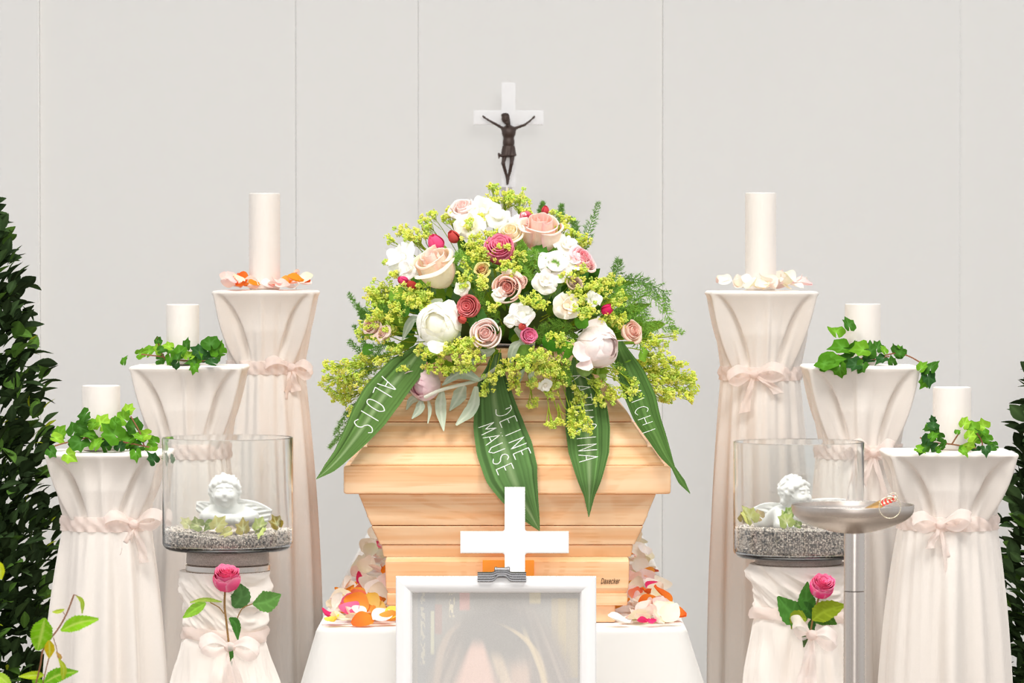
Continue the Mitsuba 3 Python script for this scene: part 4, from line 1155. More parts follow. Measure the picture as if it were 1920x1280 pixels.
long_leaf([(795, 650), (762, 690), (719, 742), (692, 783), (668, 818), (640, 854), (618, 877), (593, 898)], [14, 36, 41, 37, 28, 17, 12, 0.5], [7.64, 7.60, 7.575, 7.555, 7.54, 7.53, 7.52, 7.51],
          [('ALOIS', (728, 722), (682, 799), 38)], 1, 'long dark green leaf lettered ALOIS at the left', 2.2, '#58783f', (-0.25, -1, 0.5))
long_leaf([(932, 660), (928, 690), (925, 732), (934, 795), (946, 843), (960, 890), (979, 935), (998, 970), (1012, 995)], [8, 16, 33, 47, 53, 50, 33, 15, 0.5], [7.66, 7.66, 7.63, 7.605, 7.572, 7.545, 7.545, 7.55, 7.555],
          [('DEINE', (945, 771), (979, 851), 31), ('MÄUSE', (914, 803), (947, 880), 31)], 2, 'long green leaf lettered DEINE MÄUSE in the middle', 2.1, '#5a7c48')
long_leaf([(1082, 670), (1083, 692), (1090, 722), (1099, 765), (1102, 805), (1104, 850), (1105, 895), (1105, 930), (1104, 969)], [8, 16, 30, 39, 42, 38, 24, 10, 0.5], [7.68, 7.66, 7.64, 7.62, 7.60, 7.567, 7.545, 7.548, 7.552],
          [('KATHARINA', (1088, 709), (1103, 858), 36)], 3, 'long green leaf lettered KATHARINA right of the middle', 1.9, '#587a44')
long_leaf([(1158, 640), (1165, 660), (1182, 700), (1200, 746), (1212, 782), (1230, 818), (1246, 850), (1262, 876), (1278, 903), (1294, 925)], [10, 16, 28, 31, 27, 20, 13, 4, 7, 0.5], [7.68, 7.66, 7.63, 7.60, 7.58, 7.56, 7.54, 7.53, 7.52, 7.51],
          [('MICHI', (1189, 731), (1217, 808), 25)], 4, 'long dark green leaf lettered MICHI at the right', 1.5, '#4c6c36', (0.3, -1, 0.4))

# ------------------------------------------------------------------ draped pedestals
def fold_noise(phi, ks, rg):
    o = np.zeros_like(phi)
    for k in ks:
        o += np.cos(k * phi + rg.random() * 6.28) * rg.uniform(0.5, 1)
    return o / len(ks)


def drape(cx, cy, w, z_top, z_waist, ww, w_bot, seed, z_bot=0.012, sag=0.004, rot=0.0):
    """a square stand under a cloth that is tied at the waist."""
    rg = np.random.default_rng(seed)
    n = 360
    phi = np.arange(n) * 2 * PI / n
    k = 14.0
    sq = w / (np.abs(np.cos(phi)) ** k + np.abs(np.sin(phi)) ** k) ** (1 / k)
    f1 = fold_noise(phi, (9, 13, 17, 22, 29), rg)
    f2 = fold_noise(phi, (5, 8, 11, 14), rg)
    f3 = fold_noise(phi, (7, 12, 19), rg)
    corner = np.zeros(n)
    for c in (PI / 4, 3 * PI / 4, 5 * PI / 4, 7 * PI / 4):
        dd = np.angle(np.exp(1j * (phi - c)))
        corner += np.exp(-(dd / 0.07) ** 2)
    devs = np.min([np.abs(np.angle(np.exp(1j * (phi - c)))) for c in (PI / 4, 3 * PI / 4, 5 * PI / 4, 7 * PI / 4)], axis=0)
    mids = sum(np.exp(-(np.angle(np.exp(1j * (phi - c - rg.normal(0, 0.06)))) / 0.05) ** 2) for c in (0, PI / 2, PI, -PI / 2))
    waist = ww * (1 + 0.08 * f1 + 0.03 * f2)
    rows = []
    cs, sn = np.cos(phi + rot), np.sin(phi + rot)

    def row(r, z):
        rows.append(np.stack([cx + r * cs, cy + r * sn, np.broadcast_to(z, r.shape)], 1))
    for t in np.linspace(0.02, 1, 12):
        r = (sq - 0.006) * t
        zz_ = z_top + 0.0035 * (meshkit.noise(np.stack([cx + r * cs, cy + r * sn, 0 * r], 1) * 28, seed) - 0.5) * min(1, 2 * (1 - t) + 0.4) - 0.0015 * t
        row(r, zz_)
    for a in (0.35, 0.7, 1.0):
        row(sq - 0.006 * (1 - math.sin(a * PI / 2)), z_top - 0.0015 - 0.006 * (1 - math.cos(a * PI / 2)))
    for s in np.linspace(0.03, 1, 34):
        z = z_top - 0.008 - (z_top - 0.008 - z_waist) * s
        e = s ** 0.9
        r = sq * (1 - e) + waist * e
        b = math.sin(PI * s) ** 0.8
        valley = np.exp(-((devs - 0.07 - 0.30 * s) / (0.035 + 0.05 * s)) ** 2)
        r = r + 0.004 * b * mids + 0.016 * b * corner * (w / 0.1) - 0.017 * b * valley * (w / 0.1) + 0.011 * s * b * f2 - 0.004 * b
        r = r - sag * math.sin(PI * min(1, s * 2)) * (1 - corner)
        row(r, z)
    hb = z_waist - z_bot
    for s in np.linspace(0.02, 1, 40):
        z = z_waist - hb * s
        wide = w_bot * (1 + 0.11 * f2 + 0.07 * f3)
        g = (1 - math.exp(-3.2 * s)) / (1 - math.exp(-3.2))
        r = waist * (1 - g) + wide * g + 0.018 * math.sin(PI * min(1, s * 1.3)) * f2
        row(r, z)
    v = np.vstack(rows)
    return (v, grid_faces(n, len(rows), True)), (phi + rot, waist)


def strip(center, across, width, seed=0, crumple=0.0):
    c = np.asarray(center, float); a = nrm(np.asarray(across, float))
    if a.ndim == 1:
        a = np.tile(a, (len(c), 1))
    u = np.linspace(-1, 1, 7)
    w = np.broadcast_to(np.asarray(width, float), (len(c),))
    t = nrm(np.gradient(c, axis=0)); nn = nrm(np.cross(t, a))
    v = c[:, None] + a[:, None] * (u[None, :] * w[:, None] * 0.5)[..., None]
    if crumple:
        v = v + nn[:, None] * (crumple * np.sin(u * 4 + seed)[None, :] * np.sin(np.linspace(0, 9, len(c)))[:, None])[..., None]
    return v.reshape(-1, 3), grid_faces(7, len(c))


def bow(parent, c, size, rg, tails=((-0.5, -1.6), (0.45, -2.0)), loops=((-1, 0.15), (1, 0.25)), w=0.022, dy=0.0):
    """organza bow in the x-z plane in front of point c."""
    c = np.asarray(c, float)
    ms = []
    for sx, sz in loops:
        e = np.array([sx, -0.35, sz]) * size
        pts = [c, c + e * 0.55 + [0, -0.012, 0.014], c + e, c + e * 0.6 + [0, 0.006, -0.012], c]
        ms.append(strip(spline(pts, 24), nrm([0.15 * sx, 0.75, 1.0]), np.interp(np.linspace(0, 1, 24), [0, .25, .5, .75, 1], [0.007, w, w * 1.1, w, 0.007]), rg.random() * 6, 0.0015))
    m, _ = cat(ms)
    part(parent, 'bow_loops', m, 'organza', True)
    for tx, tz in tails:
        pts = [c, c + np.array([tx * 0.4, -0.18, tz * 0.35]) * size, c + np.array([tx * 0.8, -0.10, tz * 0.7]) * size, c + np.array([tx, -0.12, tz]) * size]
        m = strip(spline(pts, 20), nrm([1.0, 0.5 * rg.normal(), 0.2]), np.linspace(0.008, w * 1.1, 20), rg.random() * 6, 0.003)
        part(parent, 'ribbon_tail', m, 'organza', True)
    part(parent, 'bow_knot', mf(m3.Manifold.sphere(1, 20).scale([0.010, 0.008, 0.009]).translate(list(c + [0, -0.004, 0]))), 'organza', True)


def pedestal(label, xl, xr, ytop, d, ywaist, wl, wr, ybot, bl, br, seed, bowx=None, rot=0.0, **bk):
    key = thing('draped_pedestal', label, 'pedestal')
    s = S(d)
    w = (xr - xl) / 2 * s
    cx = P((xl + xr) / 2, ytop, d)[0]
    cy = d + w
    z_top, z_w, z_b = P(960, ytop, d)[2], P(960, ywaist, d)[2], P(960, ybot, d)[2]
    ww = (wr - wl) / 2 * S(cy) * 0.985
    wb_at = (br - bl) / 2 * S(cy) * 0.985
    g = lambda zz_: (1 - math.exp(-3.2 * (z_w - zz_) / (z_w - 0.012))) / (1 - math.exp(-3.2))
    w_bot = ww + (wb_at - ww) / g(z_b)
    m, (phi, waist) = drape(cx, cy, w, z_top, z_w, ww, w_bot, seed, rot=rot)
    part(key, 'cloth', m, 'cream_cloth', True)
    rows = []
    for dz, o in ((0.014, 0.003), (0.007, 0.0045), (0.0, 0.005), (-0.007, 0.0045), (-0.014, 0.004)):
        rr = waist * 1.01 + o + 0.002 * np.sin(phi * 21 + dz * 300)
        rows.append(np.stack([cx + rr * np.cos(phi), cy + rr * np.sin(phi), np.full(len(phi), z_w + dz)], 1))
    part(key, 'ribbon_band', (np.vstack(rows), grid_faces(len(phi), 5, True)), 'organza', True, label='pale pink organza ribbon')
    rg = np.random.default_rng(seed + 50)
    if bowx is not None:
        bx = P(bowx, ywaist, d)[0]
        off = bx - cx
        by = cy - math.sqrt(max(ww * ww - off * off, 0.2 * ww * ww)) - 0.010
        bow(key, [bx, by, z_w], 0.055, rg, **bk)
    return cx, cy, z_top, w


LOW_L = pedestal('low cream draped pedestal at the far left, tied with an organza bow', 80, 300, 849, 7.42, 985, 113, 279, 1280, 88, 312, 3, 248, tails=((-0.3, -1.0), (0.35, -1.3)))
MID_L = pedestal('middle cream draped pedestal left, half hidden behind the glass vase with the frontal angel', 239, 456, 686, 7.72, 850, 272, 424, 1280, 250, 450, 5)
TALL_L = pedestal('tallest cream draped pedestal left of the coffin, topped by a slim candle', 395, 592, 544, 8.25, 690, 430, 571, 1280, 400, 600, 9, 545, loops=((-1, 0.1), (0.8, -0.15)), tails=((-0.2, -1.2), (0.15, -0.9)))
LOW_R = pedestal('low cream draped pedestal at the far right, tied with an organza bow', 1668, 1914, 849, 7.42, 985, 1701, 1880, 1280, 1686, 1925, 13, 1766, tails=((-0.35, -0.8), (0.35, -2.3)))
MID_R = pedestal('middle cream draped pedestal right, behind the stainless bowl', 1513, 1730, 686, 7.72, 850, 1550, 1700, 1280, 1530, 1740, 17, 1640, loops=((-0.8, 0.2), (0.7, 0.2)))
TALL_R = pedestal('tallest cream draped pedestal right of the coffin, topped by a slim candle', 1330, 1537, 545, 8.05, 702, 1363, 1508, 1280, 1350, 1545, 21, 1415, loops=((-1, -0.1), (1.1, 0.1)), tails=((-0.35, -1.4), (0.9, -0.7)))

# ------------------------------------------------------------------ candles
def candle(label, ped, pxl, pxr, ptop, grp=None):
    cx, cy, zt_, w = ped
    d = cy
    r = (pxr - pxl) / 2 * S(d)
    x = P((pxl + pxr) / 2, 640, d)[0]
    z1 = P(960, ptop, d)[2]
    z0 = zt_ + 0.0005
    key = thing('pillar_candle', label, 'candle', grp)
    e = 0.003
    part(key, 'wax', lathe([(0.0, z0), (r - e, z0), (r, z0 + e), (r, z1 - e), (r - e * .3, z1 - e * .3), (r - e, z1), (r * 0.75, z1 - 0.0015), (0.004, z1 - 0.003), (0.0, z1 - 0.003)], 64, (x, d, 0)), 'wax', 35)
    part(key, 'wick', tube([[x, d, z1 - 0.006], [x + 0.0005, d, z1 - 0.003], [x + 0.003, d, z1 - 0.0012]], 0.0011, 6), 'wick', True)
    return x, d, z0, r


C1 = candle('short white pillar candle on the low pedestal at the far left', LOW_L, 153.5, 225, 722)
C2 = candle('white pillar candle on the middle pedestal at the left', MID_L, 312, 373.5, 570)
C3 = candle('tall slim white candle on the tallest pedestal left of the coffin', TALL_L, 467, 525.5, 362)
C4 = candle('short white pillar candle on the low pedestal at the far right', LOW_R, 1749.5, 1821, 725)
C5 = candle('white pillar candle on the middle pedestal at the right', MID_R, 1584, 1651, 569)
C6 = candle('tall slim white candle on the tallest pedestal right of the coffin', TALL_R, 1397, 1455, 361)

# ------------------------------------------------------------------ loose petals
def loose_petal(c, L, n, roll, col, col2, rg, cup=0.35, w=0.62):
    s = np.linspace(0, 1, 8)[:, None]; u = np.linspace(-1, 1, 7)[None, :]
    wd = w * L * np.sin(PI * np.clip(0.08 + 0.86 * s ** 0.8, 0, 1)) ** 0.7
    x = u * wd * 0.75; y = (s - 0.5) * L * (1 - 0.12 * np.abs(u) ** 3) + 0 * u
    z = cup * L * ((x / (0.6 * L)) ** 2 + 1.1 * (s - 0.4) ** 2) + 0.05 * L * np.sin(u * 4 + rg.random() * 6) * s + 0.25 * cup * L * rg.normal() * s ** 3
    v = np.stack([x, y + 0 * x, z], -1).reshape(-1, 3)
    t = (s + 0 * u).reshape(-1, 1)
    cc = np.asarray(col) * (1 - t) + np.asarray(col2) * t
    v = v - [0, 0, v[:, 2].min()]
    return v @ frame_to(n, roll).T + c, grid_faces(7, 8), np.clip(cc, 0, 1)


PC = {'orange': [('#f6a03a', '#f08a2c'), ('#f7b45a', '#f29a40'), ('#f3913a', '#ef6a34')], 'yellow': [('#fae06a', '#f8ca4a'), ('#f9d25a', '#fbe9a0')], 'cream': [('#f4f0c8', '#fbf3e2'), ('#f6eedc', '#fbf6ea'), ('#f2edd0', '#f8ebe0')],
      'white': [('#f8f2e6', '#fcf8f2'), ('#faf2ee', '#fbf6f2')], 'pale pink': [('#fae8da', '#f8d2cc'), ('#fbe6de', '#f6c6c6'), ('#f7ddd6', '#fbe4de')], 'magenta': [('#ee4a80', '#e83a74'), ('#f07aa0', '#ec5c90')], 'coral': [('#f58a66', '#ee6a50'), ('#f7a482', '#f27e60')]}


def petals_on(where, group, spots, seed):
    rg = np.random.default_rng(seed)
    for x, y, z, L, colname, tilt_ in spots:
        a, b = PC[colname][rg.integers(len(PC[colname]))]
        n = nrm(np.array([rg.normal(0, tilt_), rg.normal(-0.35 * tilt_, tilt_), 1.0]))
        if rg.random() < 0.25:
            n = nrm(n + [rg.normal(0, .5), -0.8 * tilt_ - .2, -0.4 * tilt_])
        m = loose_petal(np.array([x, y, z]), L, n, rg.random() * 6.28, H(a), H(b), rg, rg.uniform(0.25, 0.6))
        zmin = m[0][:, 2].min()
        v = m[0] + [0, 0, max(0.0, z - zmin) if z > zmin else 0.0]
        w_ = where
        if 'table' in where:
            side = 'left' if 'left' in where else 'right'
            w_ = (f'at the front edge of the table {side} of the picture frame' if y < 7.66 else f'on the table {side} of the coffin plinth' if y < 8.1 else f'far back on the table {side} of the coffin')
        key = thing('rose_petal', f'{colname} rose petal {w_}', 'petal', f'{colname} rose petals {w_}')
        put(key, (v, m[1]), 'petal_vc', True, m[2])


rg = np.random.default_rng(77)
sp = []
for i in range(105):                                            # left of the coffin
    t = rg.random() ** 1.6
    y = 7.53 + 2.3 * t
    x0 = XL + 0.03
    x1 = (CX - 0.245) if y > 7.59 else (CX - 0.235)
    x = rg.uniform(x0, x1 + (0.0 if y > 7.6 else 0.03))
    cn = rg.choice(['orange', 'yellow', 'cream', 'white', 'pale pink', 'magenta', 'coral'], p=[.22, .12, .22, .14, .16, .06, .08])
    if y > 7.95:
        cn = rg.choice(['cream', 'white', 'pale pink', 'orange', 'magenta', 'coral'], p=[.46, .2, .18, .06, .05, .05])
    sp.append((x, y, ZT + 0.002 + rg.uniform(0, 0.022) * (0.6 + t), rg.uniform(0.030, 0.050), cn, 0.45))
for px, py, cn in [(618, 1172, 'magenta'), (645, 1120, 'orange'), (640, 1142, 'pale pink'), (662, 1165, 'pale pink'), (690, 1150, 'orange'), (705, 1160, 'yellow'), (716, 1174, 'white'), (668, 1140, 'orange'), (690, 1120, 'white'), (625, 1155, 'cream')]:
    d = 7.5 * 698 / (py - 480.0)
    p = P(px, py, d)
    sp.append((p[0], max(p[1], 7.53), ZT + 0.012, 0.045, cn, 0.4))
petals_on('scattered on the table left of the coffin', None, sp, 5)
sp = []
for i in range(85):
    t = rg.random() ** 1.5
    y = 7.54 + 2.3 * t
    x0 = (CX + 0.25) if y > 7.6 else (CX + 0.20)
    x = rg.uniform(x0, XR - 0.03)
    cn = rg.choice(['orange', 'cream', 'white', 'pale pink', 'magenta', 'coral'], p=[.10, .34, .28, .2, .03, .05])
    sp.append((x, y, ZT + 0.002 + rg.uniform(0, 0.02) * (0.6 + t), rg.uniform(0.030, 0.050), cn, 0.45))
for px, py, cn in [(1190, 1170, 'white'), (1215, 1162, 'white'), (1240, 1160, 'white'), (1265, 1165, 'orange'), (1225, 1150, 'pale pink'), (1200, 1150, 'white'), (1160, 1178, 'white'), (1205, 1176, 'magenta'), (1224, 1186, 'magenta'), (1165, 1150, 'orange'), (1190, 1110, 'orange'), (1240, 1112, 'cream'), (1212, 1168, 'pale pink')]:
    d = 7.5 * 698 / (py - 480.0)
    p = P(px, py, d)
    sp.append((p[0], max(p[1], 7.525), ZT + 0.008, 0.045 if cn != 'magenta' else 0.022, cn, 0.4))
petals_on('scattered on the table right of the coffin', None, sp, 6)
for (cx, cy, cz, cr_), ped, where, cols, sd in [(C3, TALL_L, 'round the candle on the tall left pedestal', ['cream', 'pale pink', 'orange', 'coral', 'white', 'pale pink'], 8), (C6, TALL_R, 'round the candle on the tall right pedestal', ['cream', 'cream', 'pale pink', 'white'], 9)]:
    sp = []
    rr = np.random.default_rng(sd)
    for i in range(46):
        a = rr.random() * 6.28
        x = ped[0] + rr.uniform(-0.9, 0.9) * (ped[3] - 0.012); y = ped[1] + rr.uniform(-1, 0.8) * (ped[3] - 0.02)
        if math.hypot(x - cx, y - cy) < cr_ + 0.013:
            continue
        sp.append((x, y, ped[2] + 0.002 + rr.uniform(0, 0.016), rr.uniform(0.026, 0.038), cols[rr.integers(len(cols))], 0.45))
    petals_on(where, None, sp, sd)

# ------------------------------------------------------------------ ivy
def ivy_leaf(c, size, n, roll, col, rg, lobes=1.0, vein=None):
    a_ = np.array([-170, -150, -118, -100, -72, -48, -30, -14, 0, 14, 30, 48, 72, 100, 118, 150, 170]) * PI / 180
    r_ = np.array([0.32, 0.5, 0.62, 0.58, 0.5, 0.80, 0.60, 0.72, 1.12, 0.72, 0.60, 0.80, 0.5, 0.58, 0.62, 0.5, 0.32])
    r_ = 0.62 + (r_ - 0.62) * lobes
    r_ = r_ * rg.uniform(0.92, 1.08, len(r_))
    k = len(a_)
    rim = np.stack([r_ * np.sin(a_) * 0.92, r_ * np.cos(a_), 0 * a_], 1)
    v = np.vstack([[[0, 0, 0]], rim * 0.5, rim])
    v = v * size * 0.5
    v[:, 2] = (0.30 * np.abs(v[:, 0]) - rg.uniform(0.2, 0.9) * (v[:, 1] ** 2) / size + 0.25 * (v[:, 0] ** 2) / size * rg.normal())
    f = [[0, 2 + j, 1 + j] for j in range(k - 1)] + [[1 + j, 2 + k + j, 1 + k + j] for j in range(k - 1)] + [[1 + j, 2 + j, 2 + k + j] for j in range(k - 1)]
    cc = np.tile(np.asarray(col, float), (len(v), 1)) * rg.uniform(0.9, 1.1, (len(v), 1))
    vn = np.asarray(col) * 1.5 + 0.03 if vein is None else np.asarray(vein)
    cc[0] = vn
    for j in (5, 8, 11):
        cc[1 + j] = 0.5 * cc[1 + j] + 0.5 * vn
    return v @ frame_to(n, roll).T + c, np.array(f), np.clip(cc, 0, 1)


IG = ['#4f8422', '#6a9e2a', '#3e6c24', '#8ab636', '#30562a', '#7aac34']
def garland(label, ped, candle_, leaves, stems, seed):
    """leaves: (px, py, size px, green index, roll)."""
    key = thing('ivy_garland', label, 'ivy')
    rg = np.random.default_rng(seed)
    cx, cy, zt_, w = ped
    more = [(px + rg.normal(0, 12), py + rg.normal(4, 6), sz * 0.8, (2, 4, 0, 4)[i % 4], roll + rg.normal(0, 1)) for i, (px, py, sz, g, roll) in enumerate(leaves) if i % 2 == 0 and abs(py - 690) > 1]
    for px, py, sz, g, roll in list(leaves) + more:
        d = cy - candle_[3] - 0.02 - 0.03 * rg.random() if abs(px - (960 + candle_[0] / candle_[1] * F)) < 42 else cy - 0.06 * rg.random()
        if py > 0 and P(px, py, d)[2] < zt_ + 0.004:
            d = cy - w - 0.012
        n = nrm(np.array([rg.normal(0, 0.55), -1.0, 0.55 + rg.normal(0, 0.5)]))
        m = ivy_leaf(P(px, py, d), 1.55 * sz * S(d), n, roll + PI + rg.normal(0, 0.6), H(IG[g]), rg, rg.uniform(0.35, 0.8))
        part(key, 'leaf', (m[0], m[1]), 'leaf_vc', 35 if False else False, m[2])
    for pts in stems:
        c = spline([P(x, y, cy - candle_[3] - 0.012) for x, y in pts], 20)
        c[:, 2] = np.maximum(c[:, 2], zt_ + 0.003)
        part(key, 'vine', tube(c, 0.0015, 6), 'twig', True)


garland('bright green ivy wound round the candle on the low left pedestal', LOW_L, C1,
        [(160, 778, 34, 2, 2.5), (190, 795, 40, 3, 0.5), (232, 785, 34, 1, 0), (252, 800, 40, 2, 1.0), (275, 815, 28, 3, 1.6), (215, 815, 50, 0, 0.3), (240, 825, 40, 0, 2), (140, 808, 36, 2, -0.5), (112, 815, 34, 1, -1.2), (105, 822, 30, 3, -1.7),
         (165, 815, 34, 0, 0.8), (180, 835, 34, 1, 0.4), (150, 828, 44, 2, 3.0), (198, 838, 30, 2, 1.2), (258, 838, 34, 2, 2.2), (283, 838, 28, 1, 1.5), (128, 853, 34, 3, -1.5), (225, 838, 26, 4, 0), (240, 770, 26, 3, 0.2), (150, 800, 30, 2, -2.4), (288, 862, 26, 4, 1.6), (175, 795, 26, 1, 1.2), (265, 820, 30, 1, 0.4), (200, 825, 30, 4, -1)],
        [[(95, 838), (130, 828), (175, 820), (230, 828), (280, 838)], [(150, 815), (190, 828), (250, 832)], [(245, 780), (262, 810), (270, 835)]], 1)
garland('dark green ivy round the candle on the middle left pedestal', MID_L, C2,
        [(300, 655, 28, 3, 0), (280, 660, 30, 1, -1.2), (262, 663, 24, 1, -1.6), (320, 672, 28, 0, 2.5), (338, 662, 34, 0, 0.5), (352, 668, 34, 3, 1.0), (375, 662, 34, 4, 0.5), (395, 645, 44, 2, 0.7), (408, 655, 40, 0, 1.2), (390, 672, 36, 4, 1.8), (365, 680, 28, 2, 2.6), (398, 680, 26, 4, 2), (296, 640, 20, 2, -0.4), (300, 674, 26, 2, -2), (318, 650, 22, 3, 0.4), (330, 682, 22, 4, 2.4), (416, 662, 28, 0, 1.4), (350, 648, 24, 2, 0.3)],
        [[(265, 664), (300, 668), (345, 676), (400, 676)], [(295, 632), (300, 655), (310, 674)]], 2)
garland('large-leaved green ivy trailing round the candle on the middle right pedestal', MID_R, C5,
        [(1567, 622, 40, 1, 0.1), (1580, 652, 44, 0, 0.8), (1552, 680, 52, 0, -2.5), (1592, 672, 36, 2, 1.0), (1618, 655, 40, 1, 1.2), (1630, 660, 34, 2, 0.7), (1645, 652, 28, 2, 0.2), (1658, 658, 20, 1, 0.3), (1690, 664, 30, 2, 1.0), (1745, 690, 40, 2, 0.6), (1740, 706, 34, 4, 3.0), (1728, 690, 24, 1, -0.5), (1605, 682, 34, 4, 2.8), (1630, 675, 30, 4, 2.0), (1575, 690, 34, 0, -3.0), (1598, 650, 26, 0, -0.4), (1655, 672, 26, 4, 1.8), (1680, 655, 20, 2, -0.3)],
        [[(1570, 665), (1600, 672), (1640, 670), (1680, 662), (1705, 668), (1730, 682)], [(1620, 680), (1655, 670), (1668, 668)]], 3)
garland('small-leaved ivy sprigs on brown stems round the candle on the low right pedestal', LOW_R, C4,
        [(1750, 800, 26, 4, 0.1), (1755, 815, 28, 2, 1.0), (1740, 825, 28, 4, -0.8), (1765, 820, 22, 2, 1.2), (1735, 838, 24, 2, -2.2), (1722, 842, 22, 1, -1.8), (1755, 838, 22, 4, 2.4), (1808, 795, 26, 3, -0.6), (1825, 802, 30, 1, 0.4), (1845, 800, 30, 3, 1.0), (1818, 818, 28, 3, -0.4), (1835, 820, 28, 1, 1.8), (1852, 825, 26, 0, 1.4), (1860, 838, 24, 2, 2.0), (1815, 835, 26, 3, -2), (1830, 840, 24, 4, 2.6), (1848, 842, 24, 4, 2), (1795, 810, 14, 0, -0.6), (1750, 788, 16, 4, 0), (1805, 845, 22, 1, -2.4), (1770, 832, 18, 2, 0.9), (1842, 812, 24, 0, 0.6)],
        [[(1725, 820), (1745, 829), (1780, 832), (1830, 840)], [(1802, 786), (1822, 800), (1840, 825), (1842, 845)], [(1785, 832), (1796, 815), (1800, 812)]], 4)

# ------------------------------------------------------------------ glass vases with gravel, angels and ivy leaves on wrapped columns
VR = 122.5 * S(6.8)


def wrapped_column(label, cxp, lt, rt, ytop, wl, wr, ywaist, lb, rb, ybot, seed, d=6.8):
    key = thing('wrapped_column', label, 'column')
    rg = np.random.default_rng(seed)
    s = S(d)
    n, nz = 220, 150
    phi = np.arange(n) * 2 * PI / n
    zt_, zw, zb_ = (P(960, y, d)[2] for y in (ytop, ywaist, ybot))
    cx = P(cxp, 640, d)[0]
    rt_, rw, rb_ = (rt - lt) / 2 * s, (wr - wl) / 2 * s, (rb - lb) / 2 * s
    zs = np.concatenate([np.linspace(zt_, zb_ - 0.05, 110), np.linspace(zb_ - 0.055, 0.01, 40)])
    rows = []
    for t in np.linspace(0.05, 0.93, 8):
        rows.append(np.stack([cx + rt_ * t * np.cos(phi), d + rt_ * t * np.sin(phi), np.full(n, zt_ - 0.001)], 1))
    for i, z in enumerate(zs):
        slope = (rb_ - rw) / (zw - zb_)
        if z > zw:
            f = (zt_ - z) / (zt_ - zw)
            r = rt_ + (rw - rt_) * (f * f * (3 - 2 * f))
        else:
            r = rw + slope * (zw - z) * (0.6 + 0.4 * min(1, (zw - z) / (zw - zb_)))
            if zw - z > 0.2: r = min(r, rb_ * 1.35)
        q = np.stack([np.cos(phi), np.sin(phi)], 1)
        k = min(1.0, (zt_ - z) / 0.012)
        if z > zw:
            wr_ = meshkit.fbm(np.column_stack([q * 1.1 + 0.3, np.full(n, z * 42) + 1.6 * q[:, 0] + 0.8 * np.sin(phi * 2 + seed)]), 3, seed)
            disp = 0.030 * (wr_ - 0.5) * k
        else:
            wr_ = meshkit.fbm(np.column_stack([q * 3.4 + z * 1.5 * q[:, ::-1], np.full(n, z * 5)]), 3, seed + 3)
            a = min(1, (zw - z) / 0.06)
            disp = 0.036 * (wr_ - 0.5) * (0.4 + 0.6 * a)
        tie = math.exp(-((z - zw) / 0.012) ** 2)
        rr = r + disp - 0.004 * tie - (0.004 * (1 - k))
        rows.append(np.stack([cx + rr * np.cos(phi), d + rr * np.sin(phi), np.full(n, z)], 1))
    part(key, 'cloth', (np.vstack(rows), grid_faces(n, len(rows), True)), 'column_cloth', True)
    rws = []
    for dz, o in ((0.010, 0.003), (0.004, 0.005), (-0.004, 0.005), (-0.010, 0.003)):
        rr = rw + 0.001 + o + 0.0025 * np.sin(phi * 7 + dz * 200)
        rws.append(np.stack([cx + rr * np.cos(phi), d + rr * np.sin(phi), np.full(n, zw + dz + 0.004 * np.sin(phi * 2))], 1))
    part(key, 'ribbon_band', (np.vstack(rws), grid_faces(n, 4, True)), 'organza', True)
    return key, cx, d, zt_, zw, rw


